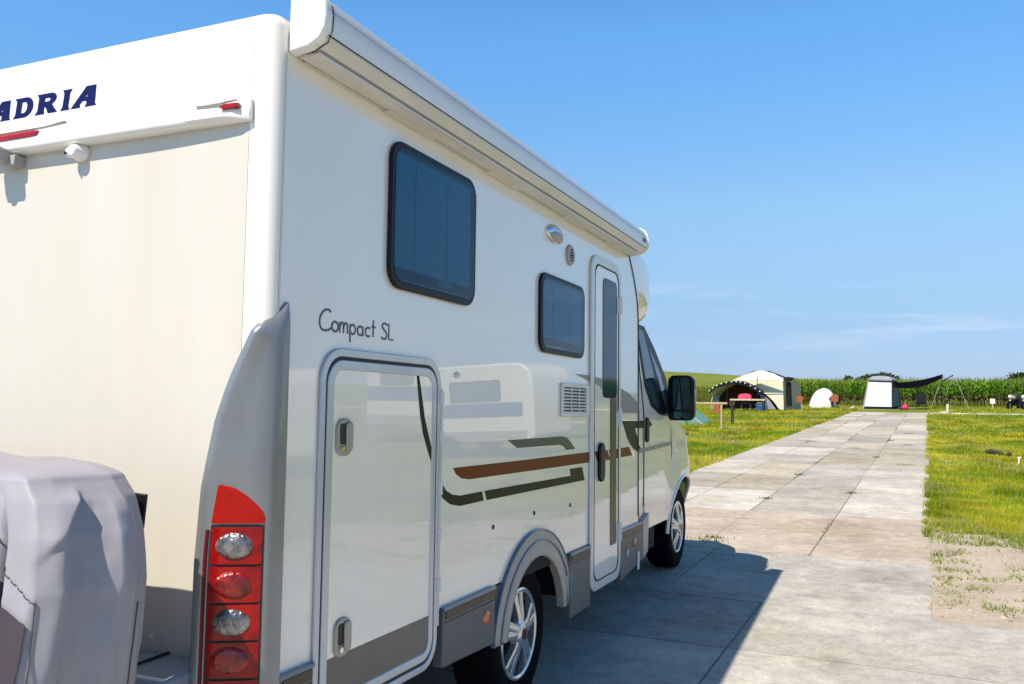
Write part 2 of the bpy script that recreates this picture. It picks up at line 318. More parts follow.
# ------------------------------------------------------------------ ground, road, hill
def sheet(name, m_, x0, x1, y0, y1, z, nx=1, ny=1, fn=None):
    b = MB(); rows = [[(x0+(x1-x0)*i/nx, y0+(y1-y0)*j/ny, z+(fn(x0+(x1-x0)*i/nx, y0+(y1-y0)*j/ny) if fn else 0)) for i in range(nx+1)] for j in range(ny+1)]
    return b.loft(rows, False, False).build(name, m_, smooth=180)
tag(sheet('ground', 'turf', -1500, 1500, -300, 2500, -.016), kind='structure')
tag(sheet('road_bed', 'joint', -3.83, -.004, 6.44, 51.79, -.0035), kind='structure')
tag(sheet('road_bed', 'joint', -11.9, 13.4, -12.6, 6.428, -.0031), kind='structure')
def slabs():
    vs, fs, tone = [], [], []
    def slab(x0, x1, y0, y1, col):
        g = .004; gy = .010; dz = rng.uniform(-.002, .002); j = lambda: rng.uniform(-.004, .004)
        x0 += g+j(); x1 -= g+j(); y0 += gy+j(); y1 -= gy+j(); c = .0015; b = len(vs)
        t = [dz+rng.uniform(-.0015, .0015) for _ in range(4)]
        vs.extend([(x0,y0,-.05),(x1,y0,-.05),(x1,y1,-.05),(x0,y1,-.05),(x0,y0,t[0]-c),(x1,y0,t[1]-c),(x1,y1,t[2]-c),(x0,y1,t[3]-c),
                   (x0+c,y0+c,t[0]),(x1-c,y0+c,t[1]),(x1-c,y1-c,t[2]),(x0+c,y1-c,t[3])])
        for q in ((0,1,5,4),(1,2,6,5),(2,3,7,6),(3,0,4,7),(4,5,9,8),(5,6,10,9),(6,7,11,10),(7,4,8,11),(8,9,10,11)):
            fs.append(tuple(b+i for i in q)); tone.append(col)
    def col(lo=.34, hi=.46, warm=1.0):
        v = rng.uniform(lo, hi); w = rng.uniform(.0, .10)*warm
        return (v*(1.03+w*.5), v*.935, v*(.80-w))
    # long drive: four columns of plates about 2.2 m long, then the older cross apron of 1.05 m rows
    xs = [(-3.82, -2.92), (-2.92, -2.0), (-2.0, -1.0), (-1.0, 0)]
    for ci, (a, b) in enumerate(xs):
        ys = [8.35]; ys += list(np.array([11.05, 13.22, 15.5, 18.0]) + (.0, -.05, -.08, .03)[ci])
        while ys[-1] < 50: ys.append(ys[-1]+2.28)
        ys[-1] = 51.8
        for k in range(len(ys)-1):
            c = col()
            if ci < 2 and k == 1: c = (.55, .51, .43)
            elif k == 0: c = (.43, .355, .275)
            elif rng.random() < .25: c = col(.32, .37, 1.4)
            elif rng.random() < .3: c = col(.45, .51, .5)
            slab(a, b, ys[k], ys[k+1], c)
    rowy = [8.35, 7.46, 6.43, 5.25, 4.2, 3.15, 2.1, 1.05, 0, -1.05, -2.1, -3.15, -4.2, -5.25, -6.3, -8.4, -10.5, -12.6]
    for k in range(len(rowy)-1):
        y1, y0 = rowy[k], rowy[k+1]
        cuts = [-3.82, -1.84, -.0] if y0 > 6.4 else ([-11.9, -9.9, -7.8, -5.8, -3.82, -1.1, 1.0, 3.05, 5.1, 7.15, 9.2, 11.3, 13.4] if k % 2 == 0 or y1 < 6.5 and y0 > 4 else [-11.9, -8.9, -6.8, -4.8, -2.6, -.6, 1.4, 3.4, 5.5, 7.6, 9.6, 11.6, 13.4])
        for a, b in zip(cuts[:-1], cuts[1:]):
            v = rng.uniform(.40, .475); slab(a, b, y0, y1, (v*.99, v*.915, v*.79))
    # far cross path of pale concrete
    for k in range(22): slab(.1+2*k, 2.1+2*k, 50.4, 52.3, (.55, .54, .5))
    me = bpy.data.meshes.new('concrete_road'); me.from_pydata(vs, [], fs)
    at = me.attributes.new('tone', 'FLOAT_COLOR', 'FACE'); c = np.ones((len(fs), 4), np.float32); c[:, :3] = tone; at.data.foreach_set('color', c.ravel())
    me.materials.append(M['concrete']); o = bpy.data.objects.new('concrete_road', me); COL.objects.link(o); tag(o, kind='structure')
slabs()
def hill(x, y):
    h = max(0., min(1., (y-78)/70)); h = h*h*(3-2*h)
    lift = 2.0+ max(0, -x-6.8)*.049 if x < -6.8 else 2.0
    return h*min(lift, 5.5)+.12*math.sin(x*.11)+.08*math.sin(x*.31+1)
tag(sheet('dyke', 'hillgrass', -140, 60, 76, 170, -.12, 100, 40, hill), kind='structure')
def patch():
    pts = [(.0,6.45),(.9,6.44),(2.2,6.46),(3.1,6.9),(2.7,7.7),(2.0,8.3),(1.3,8.8),(.95,9.5),(.6,10.1),(.25,10.3),(.02,10.2)]
    pts = [(a_+random.uniform(-.07, .07)*(a_ > .1)-.004*(a_ < .1), b_+random.uniform(-.06, .06)*(b_ > 6.6)) for a_, b_ in catmull(pts+[pts[0]], 7)[:-1]]
    MB().prism(pts, -.03, -.002, 'z').build('sand_patch', 'sand', smooth=0)
    tag(bpy.data.objects['sand_patch'], kind='structure')
patch()
def pebbles():
    b = MB()
    for i in range(420):
        x, y = random.uniform(.03, 2.4), random.uniform(6.5, 9.9); r = random.uniform(.004, .014)*random.choice((.6, 1, 1.4)); b.ball((x, y, -.001), r*random.uniform(.8, 1.6), r, r*.6, 6, 4)
    tag(b.build('pebbles', mat('pebble_stone', (.30, .26, .20), .9, var=.5, vscale=15), smooth=60), kind='stuff')
pebbles()

# ------------------------------------------------------------------ grass, corn
def blades(name, x, y, h, w, tone, lean=.5, z0=-.018):
    n = len(x); a = rng.uniform(0, 2*np.pi, n); l = rng.normal(0, lean, n)*h; la = rng.uniform(0, 2*np.pi, n)
    v = np.zeros((n, 3, 3)); dx, dy = np.cos(a)*w/2, np.sin(a)*w/2
    v[:, 0] = np.c_[x-dx, y-dy, np.full(n, z0)]; v[:, 1] = np.c_[x+dx, y+dy, np.full(n, z0)]
    v[:, 2] = np.c_[x+np.cos(la)*l, y+np.sin(la)*l, z0+h]
    return raw(name, v.reshape(-1, 3), n, tone, 'blade')
def fnoise(x, y, sc, seed):
    r = np.random.default_rng(seed); s = np.zeros_like(x)
    for k in range(7):
        a = r.uniform(0, 2*np.pi); f = sc*r.uniform(.5, 2.2); s += np.sin((x*np.cos(a)+y*np.sin(a))*f+r.uniform(0, 6.28))
    return s/3.0
def lawn():
    X, Y, H, Wd = [], [], [], []
    def region(n, fx, y0, y1, h, w, p=1.0):
        y = y0+(y1-y0)*rng.random(n)**p; x = fx(y, rng.random(n)); X.append(x); Y.append(y); s = rng.uniform(.55, 1.3, n); H.append(h*s); Wd.append(np.full(n, w)*rng.uniform(.7, 1.3, n))
    right = lambda wid: (lambda y, u: -.01+rng.normal(0, .02, len(y))+.03+u*wid(y))
    region(110000, right(lambda y: .9+.12*y), 6.6, 16, .05, .007)
    for ex, y0, y1, k in ((.0, 9.8, 22, 5000), (.0, 22, 50, 4000), (-3.83, 14, 50, 6000)):
        yy = y0+(y1-y0)*rng.random(k)**1.3; yy = yy[fnoise(yy*0, yy, 2.6, 44) > -.35]; X.append(ex+rng.normal(0, .035, len(yy))); Y.append(yy); H.append(rng.uniform(.03, .08, len(yy))); Wd.append(np.full(len(yy), .010+.0004*yy.mean()))
    region(60000, right(lambda y: 1.5+.12*y), 14, 28, .065, .013)
    region(45000, right(lambda y: 1.5+.12*y), 26, 50.3, .075, .028)
    region(40000, right(lambda y: 3+.2*y), 52.4, 66, .11, .04)
    left = lambda wid: (lambda y, u: -3.83-u*wid(y)+rng.normal(0, .03, len(y)))
    region(50000, left(lambda y: 1.0+.14*y), 13, 28, .06, .013)
    region(60000, left(lambda y: 1.5+.2*y), 26, 51, .075, .03)
    region(40000, left(lambda y: 1.5+.25*y), 51, 68, .10, .04)
    x, y, h, w = map(np.concatenate, (X, Y, H, Wd))
    # bare patches: sand corner and worn strip beside the road
    sd = (x > 0) & (y < 10.3+fnoise(x, y, 2, 3)*.45) & (x < 3.0-(y-6.4)*.55+fnoise(x, y, 3, 4)*.35) & (y < 11)
    clump = fnoise(x, y, 4.5, 5)
    keep = ~(sd & ((clump < .95) | (rng.random(len(x)) < .55)))
    worn = (x > .15) & (x < 1.0+.02*y) & (y > 10) & (y < 24) & (fnoise(x, y, 3.2, 8) > .55) & (rng.random(len(x)) < .85)
    keep &= ~worn
    h = np.where(sd, h*.6, h)
    x, y, h, w, sd, clump = x[keep], y[keep], h[keep], w[keep], sd[keep], clump[keep]
    cl2 = fnoise(x, y, 5.5, 14); h = h*np.clip(1+.45*cl2, .45, 1.9)
    near = (fnoise(x, y, 2.2, 10) > .5) & (x > 0) & (y < 18); h = h*np.where(near, 1.5, 1)
    t = np.clip(.44+.40*fnoise(x, y, .55, 9)+.35*fnoise(x, y, 2.4, 12)-.35*cl2+rng.normal(0, .2, len(x)), 0, 1)[:, None]
    g, yl = np.array([.175, .265, .008]), np.array([.54, .46, .035]); tone = g*(1-t)+yl*t
    tone *= np.clip(1-.22*fnoise(x, y, 3.6, 17), .6, 1.35)[:, None]
    dry = rng.random(len(x)) < .05+.22*(fnoise(x, y, 1.1, 18) > .45); tone[dry] = (.50, .42, .19)
    tone[sd] = np.array([.07, .13, .018])*rng.uniform(.7, 1.6, (sd.sum(), 1))
    tag(blades('grass', x, y, h, w, tone), kind='stuff')
lawn()
def tufts():                                     # weeds growing in the plate joints
    spots = [(-2.0, 8.72, .10), (-1.98, 8.9, .07), (-1.0, 13.3, .05), (-2.0, 12.2, .04), (-.5, 24.3, .08), (-.4, 18.4, .08), (-1.0, 20, .05), (-.95, 26, .06), (-2.0, 15.6, .05), (-.55, 30, .08), (-1.6, 22.6, .07), (-2.9, 24.8, .08)]
    x, y, h = [], [], []
    for (a, b, s) in spots:
        n = 60; x.append(a+rng.normal(0, s, n)); y.append(b+rng.normal(0, s*.35, n)); h.append(rng.uniform(.01, .035, n))
    for xx in (-2.0, -1.0, -2.92, 0.0):
        n = 1500; yy = rng.uniform(8.4, 50, n); k = fnoise(yy*0+xx*3, yy, 1.3, 21+int(-xx*2)) > .55; yy = yy[k]; x.append(xx+rng.normal(0, .012, len(yy))); y.append(yy); h.append(rng.uniform(.008, .02, len(yy)))
    x, y, h = map(np.concatenate, (x, y, h))
    tag(blades('joint_weeds', x, y, h+.02, np.full(len(x), .012), np.array([.10, .14, .03])*rng.uniform(.6, 1.5, (len(x), 1)), z0=-.012), kind='stuff')
tufts()
def weeds_sand():
    n = 26000; x = rng.uniform(0, 3.2, n); y = rng.uniform(6.5, 10.3, n)
    dens = fnoise(x, y, 3.1, 61)*.28+fnoise(x, y, 11, 62)*.42+.26*np.exp(-((x-.12)/.2)**2)*(y > 6.9)*(y < 9.3)+.75*np.exp(-((y-6.98)/.16)**2)*(x > .3)+.6*np.exp(-((y-8.6)/.45)**2)*(x > .55)+.8*(y > 9.5)-.25
    k = dens > rng.uniform(-.02, 1.02, n); x, y, dens = x[k], y[k], dens[k]; h = rng.uniform(.008, .036, len(x))*(1+.6*np.clip(dens, 0, 1))
    wt = rng.random((len(x), 1)); tag(blades('sand_weeds', x, y, h, np.full(len(x), .011), (np.array([.16, .25, .03])*(1-wt)+np.array([.42, .40, .14])*wt)*rng.uniform(.6, 1.3, (len(x), 1)), 1.3, -.003), kind='stuff')
weeds_sand()
def corn():
    V, T = [], []
    def plant(x, y, h):
        nl = 9; a0 = random.uniform(0, 6.28)
        base = np.array((.085, .19, .010))*random.uniform(.7, 1.3)
        for k in range(nl):
            t = (k+.7)/nl; z = h*(.16+.74*t); a = a0+k*math.pi+random.uniform(-.5, .5); L = .62*random.uniform(.7, 1.15)*(1-.35*abs(t-.5)); w = .055
            d = np.array((math.cos(a), math.sin(a), 0)); s = np.array((-d[1], d[0], 0))*w
            p0 = np.array((x, y, z)); p1 = p0+d*L*.45+np.array((0,0,L*.38)); p2 = p0+d*L+np.array((0,0,L*random.uniform(-.1, .35)))
            V.extend((p0-s*.5, p0+s*.5, p1+s, p0-s*.5, p1+s, p1-s, p1-s, p1+s, p2))
            c = base*(1+.5*t) if t > .3 else np.array((.16, .14, .05))*random.uniform(.5, 1.1)
            T.extend((c, c, c))
        s = np.array((.016, 0, 0)); p0 = np.array((x, y, -.03)); p1 = np.array((x+random.uniform(-.05, .05), y, h))
        c = np.array((.14, .15, .04)); V.extend((p0-s, p0+s, p1+s, p0-s, p1+s, p1-s)); T.extend((c, c))
        for q in range(3):
            p2 = p1+np.array((random.uniform(-.12, .12), random.uniform(-.12, .12), .16)); V.extend((p1-s*.6, p1+s*.6, p2)); T.append(np.array((.26, .22, .07)))
    for r in range(9):
        y = 66+r*.75+r*r*.12; n = int(44/(.17 if r < 4 else .26))
        for i in range(n):
            x = -15.5+44*i/n+random.uniform(-.07, .07)
            if x < -12.5 and r < 3: continue
            plant(x, y+random.uniform(-.12, .12)+max(0, -x-7)*.5, 1.85*random.uniform(.88, 1.06))
    tag(raw('corn_field', np.array(V), 0, np.array(T), 'leaf'), kind='stuff')
corn()
def rough():                                     # taller rough growth on the foot of the dyke
    n = 60000; x = rng.uniform(-52, -7, n); y = 66+rng.random(n)**1.4*40+np.maximum(0, -8-x)*.1
    h = rng.uniform(.25, .75, n)*np.clip(1.25-.012*(y-66), .4, 1.2); t = np.clip(.5+.5*fnoise(x, y, .4, 31)+rng.normal(0, .2, n), 0, 1)[:, None]
    tone = np.array([.08, .13, .014])*(1-t)+np.array([.19, .20, .035])*t; tone[y > 84] *= 1.2
    z = np.array([hill(a, b) for a, b in zip(x, y)])
    a = rng.uniform(0, np.pi, n); w = .11; v = np.zeros((n, 3, 3)); v[:, 0] = np.c_[x-np.cos(a)*w/2, y-np.sin(a)*w/2, z-.2]; v[:, 1] = np.c_[x+np.cos(a)*w/2, y+np.sin(a)*w/2, z-.2]
    v[:, 2] = np.c_[x+rng.normal(0, .15, n), y+rng.normal(0, .15, n), z+h]
    tag(raw('rough_grass', v.reshape(-1, 3), 0, tone, 'blade'), kind='stuff')
rough()

# ------------------------------------------------------------------ motorhome (local axes: x out of the door side, y forwards, z up)
n_ = Vector((.99941325, .03425004, 0)); d_ = Vector((-.03423425, .99895235, -.03036798)); u_ = n_.cross(d_)
mh = thing('motorhome', 'white motorhome with rolled side awning and rust and green stripes, parked on concrete', 'motorhome')
mw = Matrix((n_, d_, u_)).transposed().to_4x4(); mw.translation = (-1.75215528, 3.90066633, 0); mh.matrix_world = mw
WID = 2.10
def tophat(s, inset, zb, zt, r=.04):
    x0, x1 = -WID+inset, -inset; zt -= inset*.4; rows = [(x1, s, zb)]
    for k in range(7):
        t = R(90*k/6); rows.append((x1-r+r*math.cos(t), s, zt-r+r*math.sin(t)))
    for k in range(7):
        t = R(90+90*k/6); rows.append((x0+r+r*math.cos(t), s, zt-r+r*math.sin(t)))
    rows.append((x0, s, zb)); return rows
rows = []
for k in range(8):
    t = R(90*k/7); rows.append(tophat(-2.03+.05*(1-math.sin(t)), .05*(1-math.cos(t)), .655, 2.585))
rows = rows[::-1] if rows[0][0][1] > rows[-1][0][1] else rows
rows = sorted(rows, key=lambda q: q[0][1]); rows += [tophat(-1.2, 0, .655, 2.585), tophat(1.0, 0, .655, 2.585), tophat(1.925, 0, .655, 2.585)]
body = MB().loft(rows).build('body', 'white', mh)
# rear panel is a separate moulding, a hair proud of the shell
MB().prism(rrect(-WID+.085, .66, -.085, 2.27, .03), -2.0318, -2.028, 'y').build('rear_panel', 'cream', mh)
MB().prism([(-.0825, 2.32), (-.0800, 2.32), (-.0800, 2.50), (-.0825, 2.50)], -2.0312, -2.029, 'y').build('panel_joint', 'alu2', mh)
MB().tube([(.0008, -1.980, z) for z in (.66, 1.2, 1.8, 2.46)], .0026, 6).build('corner_seam', 'grey', mh)
# tail light housing on the corner
def housing():
    def tab(z, T):
        for (z0, a), (z1, b) in zip(T[:-1], T[1:]):
            if z0 <= z <= z1: return a+(b-a)*(z-z0)/(z1-z0)
        return T[0][1] if z < T[0][0] else T[-1][1]
    XL = [(.40, -.172), (.67, -.172), (1.0, -.172), (1.22, -.158), (1.387, -.135), (1.52, -.098), (1.60, -.068), (1.64, -.052), (1.80, -.052)]
    SB = [(.40, -.0), (9, 0)]
    SB = [(.40, -2.118), (1.2, -2.112), (1.45, -2.088), (1.6, -2.062), (1.64, -2.055), (1.80, -2.055)]
    def sec(z, off=0):
        xl, sb = tab(z, XL), tab(z, SB)
        sc = max(.15, min(1, (sb+1.96)/-.15)); s3 = -1.955-.045*sc
        p = [(xl-.004, -2.026), (xl+.002, sb+.02), (xl+.016, sb+.004), (xl+.032, sb+.004)]
        a, b = (xl+.04, sb+.008), (.016, s3-.02)
        if b[0]-a[0] < .01: a = (b[0]-.012, a[1])
        p += [(a[0]+(b[0]-a[0])*t, a[1]+(b[1]-a[1])*t) for t in (0, .33, .66, 1)]
        p += [(.022, s3), (.023, s3+.02), (.022, -1.95), (0.001, -1.948)]
        if z > 1.64:
            q = min(1, (z-1.64)/.092); p = [(x+(.012-x)*q**2.2*.9, s_+(-1.950-s_)*q) for x, s_ in p]
        return p
    return sec
sec = housing()
zs = [.42, .6, .8, 1.0, 1.1, 1.2, 1.3, 1.387, 1.46, 1.52, 1.57, 1.61, 1.628, 1.64, 1.66, 1.68, 1.70, 1.715, 1.73]
hb = MB(); hb.loft([[(x, s, z) for x, s in sec(z)]+[(-.004, -1.945, z)] for z in zs]); tl = hb.build('tail_light_housing', 'silver', mh, smooth=50)
def lens(name, m_, z0, z1, a0, a1, th, parent, topf=None, n=8):
    rows = []
    for k in range(n+1):
        z = z0+(z1-z0)*k/n; p = sec(z); A, B = Vector(p[4]), Vector(p[7]); dv = B-A; nn = Vector((dv.y, -dv.x)).normalized()
        lo, hi = (topf(k/n) if topf else (a0, a1)); r = []
        for j in range(7):
            t = lo+(hi-lo)*j/6; q = A+dv*t; h_ = th*(.35 if j in (0, 6) else 1); r.append((q.x+nn.x*h_, q.y+nn.y*h_, z))
        r += [(q[0]-nn.x*(th+.02), q[1]-nn.y*(th+.02), z) for q in ((r[6][0], r[6][1]), (r[0][0], r[0][1]))]
        rows.append(r)
    return MB().loft(rows).build(name, m_, parent, smooth=60)
base = lens('light_cluster', 'seal', .42, 1.098, .10, .97, .004, tl)
for i, (z0, z1) in enumerate(((.992, 1.092), (.889, .985), (.788, .882), (.687, .781), (.585, .680))):
    b_ = lens('lens_segment', 'red', z0, z1, .125, .94, .010, tl, n=4)
    p = sec((z0+z1)/2); A, B = Vector(p[4]), Vector(p[7]); dv = B-A; nn = Vector((dv.y, -dv.x)).normalized(); cc = A+dv*.5+nn*.0105
    e = MB(); rows = []
    for k in range(5):
        q = math.pi/2*k/4; rows.append([(cc.x+dv.x*.30*math.cos(q)*math.cos(t)+nn.x*.010*math.sin(q), cc.y+dv.y*.30*math.cos(q)*math.cos(t)+nn.y*.010*math.sin(q), (z0+z1)/2+.036*math.cos(q)*math.sin(t)) for t in [2*math.pi*j/20 for j in range(20)]])
    e.loft(rows, True, False).build('bulb_lens', 'clear' if i in (0, 2) else 'bulb', b_, smooth=60)
lens('reflector', 'redflat', 1.103, 1.208, 0, 1, .008, tl, topf=lambda t: (.10+.06*t, .97-.62*max(0, (t-.15)/.85)**1.6-.12*(t > .97)), n=12)
lens('side_reflector', 'darkred', .42, 1.085, .015, .075, .006, tl)
# mirrored twin on the far corner
tl2 = tl.copy(); COL.objects.link(tl2); tl2.parent = mh; tl2.scale = (-1, 1, 1); tl2.location = (-WID, 0, 0)
for ch in [c for c in tl.children]:
    c = ch.copy(); COL.objects.link(c); c.parent = tl2
# spoiler across the rear with lamps
def spoiler():
    rows = []
    for k in range(41):
        t = k/40; x = -.072-(WID-.144)*t; bulge = .012*math.sin(math.pi*min(1, min(t, 1-t)*4)/2); hgt = .065+.022*min(1, max(0, (min(t, 1-t)-.08)/.25)); e = 1-.5*max(0, 1-min(t, 1-t)*30)**2
        z0 = 2.252; zt = z0+hgt
        rows.append([(x, -2.033, z0), (x, -2.033-(.028+bulge)*e, z0+.003), (x, -2.033-(.036+bulge)*e, z0+.014), (x, -2.033-(.031+bulge)*e, z0+hgt*.5), (x, -2.033-(.022+bulge*.5)*e, zt-.006), (x, -2.033-(.015)*e, zt), (x, -2.033, zt+.004)])
    return MB().loft(rows).build('rear_spoiler', 'cap', mh, smooth=50)
sp = spoiler()
def lamp(x0, x1, z0, z1, nm, par, inn=0):
    zc = (z0+z1)/2; h = (z1-z0)/2; rows = []
    for k in range(17):
        t = k/16; x = x0+(x1-x0)*t; f = 1-.3*abs(2*t-1)**6; rows.append([(x, -2.06, zc+h*f), (x, -2.074+inn*.5, zc+h*.75*f), (x, -2.081+inn*.5, zc), (x, -2.081+inn*.5, zc-h*.75*f), (x, -2.06, zc-h*f)])
    MB().loft(rows).build(nm, 'red', par, smooth=60)
lamp(-.158, -.098, 2.284, 2.304, 'marker_lamp', sp, .008); lamp(-1.20, -.915, 2.292, 2.320, 'brake_lamp', sp); lamp(-WID+.098, -WID+.158, 2.284, 2.304, 'marker_lamp', sp, .008)
MB().prism([(-.26, 2.309), (-.16, 2.312), (-.10, 2.310), (-.16, 2.307), (-.22, 2.307)], -2.0715, -2.06, 'y').build('lamp_recess', 'alu2', sp)
MB().prism([(-1.2, 2.331), (-.95, 2.331), (-.80, 2.333), (-.90, 2.324), (-1.2, 2.323)], -2.0715, -2.06, 'y').build('lamp_recess', 'alu2', sp)
# reversing camera and cable cap
ca = MB(); ca.prism([(-2.055, 2.222), (-2.10, 2.212), (-2.135, 2.228), (-2.142, 2.252), (-2.115, 2.270), (-2.06, 2.262)], -1.135, -1.045); cam_part = ca.build('reversing_camera', 'grey', mh, bevel=.008)
MB().box(-1.055, -1.02, -2.075, -2.03, 2.21, 2.245).build('camera_bracket', 'grey', cam_part, bevel=.003)
MB().lathe([(.001, -.008), (.017, -.006), (.019, 0), (.001, .001)], (-1.10, -2.131, 2.236), 'y', 20).build('camera_glass', 'blackp', cam_part)
kb = MB(); kb.lathe([(.001, -.046), (.016, -.045), (.022, -.036), (.024, -.022), (.029, -.016), (.030, 0)], (-.755, -2.033, 2.230), 'y', 24); kb_o = kb.build('cable_cap', 'cap', mh, smooth=50)
MB().ball((-.772, -2.066, 2.226), .016, .016, .017).build('cap_nozzle', 'cap', kb_o)
MB().lathe([(.001, -.004), (.005, -.003), (.005, 0)], (-.774, -2.0815, 2.221), 'y', 10).build('cap_hole', 'blackp', kb_o)
# awning cassette
def cass(y0, y1, g=0, rows=None):
    P = [(.004, 2.475), (.085+g, 2.492), (.118+g, 2.515), (.126+g, 2.56), (.120+g, 2.60), (.104+g, 2.632), (.07, 2.655+g), (.03, 2.66+g), (.004, 2.655+g)]
    return MB().loft([[(x, y, z) for x, z in P] for y in (y0, y1)])
aw = cass(-1.940, 1.70).build('awning', 'alu', mh, smooth=25)
MB().box(.012, .080, -1.93, 1.66, 2.468, 2.4765).build('awning_underside', 'alu2', aw)
MB().prism([(.078, 2.486), (.086, 2.485), (.1195, 2.509), (.1195, 2.5135), (.115, 2.5165)], -1.95, 1.69, 'y').build('front_rail', 'alu2', aw)
MB().tube([(.1285, -1.955, 2.588), (.1285, 1.69, 2.588)], .0016, 5).build('cassette_groove', 'grey', aw)
MB().tube([(.1195, -1.945, 2.517), (.1195, 1.69, 2.517)], .0022, 5).build('rail_gap', 'seal', aw)
for (ya, yb) in ((-1.940, -1.974), (1.70, 1.735)):
    P = [(.002, 2.470), (.07, 2.478), (.110, 2.498), (.128, 2.53), (.132, 2.57), (.126, 2.61), (.108, 2.64), (.07, 2.664), (.002, 2.668)]
    c0 = (.05, 2.575); rows = [[(x, ya, z) for x, z in P]]
    for t, k in ((.6, 1.0), (.85, .985), (.96, .955), (1.0, .90)): rows.append([(c0[0]+(x-c0[0])*k, ya+(yb-ya)*t, c0[1]+(z-c0[1])*k) for x, z in P])
    MB().loft(rows).build('awning_end_cap', 'cap', aw, smooth=40)
MB().tube([(.060, -1.9385, 2.474), (.116, -1.9385, 2.496), (.131, -1.9385, 2.53), (.134, -1.9385, 2.575), (.128, -1.9385, 2.605)], .002, 5).build('cap_gap', 'seal', aw)
for a, b in ((1.575, 1.60), (1.605, 1.625), (1.63, 1.655)): MB().box(.1265, .1275, a, b, 2.545, 2.572).build('awning_mark', 'textg' if a > 1.6 else 'darkred', aw)
for y in (-1.45, -.62, .35, 1.1): MB().box(.002, .03, y, y+.34, 2.459, 2.469).build('awning_bracket', 'alu2', aw)
MB().box(.002, .008, -1.90, 1.66, 2.463, 2.4705).build('awning_rail_seal', 'frame2', aw)
# windows
def window(s0, z0, s1, z1, r):
    fo = MB(); o = rrect(s0, z0, s1, z1, r); i_ = rrect(s0+.028, z0+.032, s1-.028, z1-.028, r*.75)
    fr = fo.ring(o, i_, .001, .018).build('window_frame', 'blackp', mh, smooth=40, bevel=.005)
    MB().prism(rrect(s0+.024, z0+.026, s1-.024, z1-.024, r*.75), .0185, .0205).build('pane', 'acrylic', fr, smooth=0)
    bl = MB(); n = int((z1-z0-.10)/.023); zz = z0+.075; rows = []
    for k in range(2*n+1): rows.append([(.004 if k % 2 else .015, s0+.022, zz+.0115*k), (.004 if k % 2 else .015, s1-.045, zz+.0115*k)])
    bl.loft(rows, False, False).build('blind', 'blind', fr, smooth=0)
    MB().prism(rrect(s0+.04, z0+.04, s1-.04, z1-.04, r*.6), .0012, .003).build('backing', mat('dark_interior', (.02, .035, .05), .6), fr, smooth=0)
    for q in (.25, .62): MB().tube([(.0158, s0+(s1-s0)*q, zz), (.0158, s0+(s1-s0)*q, z1-.06)], .0018, 5).build('blind_cord', 'grey', fr)
    return fr
w1 = window(-1.405, 1.850, -.722, 2.385, .075); window(.03, 1.714, .710, 2.122, .07)
MB().ball((.010, -.98, 1.912), .007, .07, .016).build('catch', 'grey', w1)
# awning lamp and round vent
al = MB().ball((.004, .243, 2.346), .026, .116, .050, 24, 12).build('awning_lamp', 'chrome', mh, smooth=60)
MB().ball((.008, .243, 2.333), .031, .098, .032, 20, 10).build('lamp_lens', 'grey', al, smooth=60)
vo = MB().lathe([(.001, .010), (.052, .012), (.057, .006), (.058, .0)], (.002, .492, 2.276), 'x', 30).build('vent_rosette', 'grey', mh)
for k in range(5): MB().box(.0125, .0145, .492-.034+.003*abs(k-2)*3, .492+.036-.003*abs(k-2)*3, 2.276-.034+.015*k, 2.276-.026+.015*k).build('vent_slot', 'blackm', vo)
# fridge grille
gr = MB().ring(rrect(.360, 1.388, .822, 1.568, .015), rrect(.385, 1.408, .765, 1.548, .006), .001, .014).build('fridge_grille', 'frame2', mh, bevel=.003)
MB().box(.001, .004, .385, .765, 1.408, 1.548).build('grille_back', 'blackm', gr)
for k in range(8): MB().prism([(.003, 1.408+.0178*k), (.012, 1.408+.0178*k-.001), (.012, 1.4135+.0178*k), (.003, 1.420+.0178*k)], .384, .766, 'y').build('louvre', 'frame2', gr)
for z in (1.42, 1.53): MB().box(.013, .0155, .725, .755, z-.008, z+.006).build('grille_clip', 'grey', gr)
for s, k in ((.50, 0), (.63, 0)): MB().box(.0125, .0145, s, s+.01, 1.408, 1.548).build('grille_rib', 'frame2', gr)
# storage locker door
lk = MB().ring(rrect(-1.778, .455, -.998, 1.614, .105), rrect(-1.752, .48, -1.022, 1.588, .085), .001, .012).build('storage_locker', 'frame', mh, smooth=40, bevel=.003)
MB().ring(rrect(-1.752, .48, -1.022, 1.588, .085), rrect(-1.741, .491, -1.033, 1.577, .077), .001, .006).build('locker_seal', 'seal', lk, smooth=40)
ld = MB().ring(rrect(-1.741, .491, -1.033, 1.577, .077), rrect(-1.708, .522, -1.062, 1.545, .05), .001, .012).build('locker_door_frame', 'frame', lk, smooth=40, bevel=.003)
lp = MB().prism(rrect(-1.708, .522, -1.062, 1.545, .05), .001, .0075).build('locker_panel', 'white', lk, smooth=0)
MB().prism(clip([(b, a) for a, b in [(p[1], p[0]) for p in rrect(-1.707, .523, -1.063, .650, (.001, .001, .049, .049))]], -2, 0), .0077, .0083).build('grey_film', 'lockgrey', lp, smooth=0)
for (sc, zc) in ((-1.648, 1.331), (-1.630, .703)):
    h = MB().prism(rrect(sc-.045, zc-.06, sc+.045, zc+.06, .036), .0076, .016).build('locker_handle', 'handle', lk, smooth=40, bevel=.004)
    MB().prism(rrect(sc-.030, zc-.022, sc+.004, zc+.044, .010), .0162, .0172).build('handle_recess', 'handlein', h, smooth=0)
    MB().prism(rrect(sc-.002, zc-.045, sc+.036, zc+.048, .014), .0165, .024).build('handle_flap', 'handle', h, smooth=40, bevel=.004)
    MB().lathe([(.001, .006), (.009, .006), (.010, 0)], (.0165, sc-.016, zc-.036), 'x', 14).build('lock_cylinder', 'chrome', h)
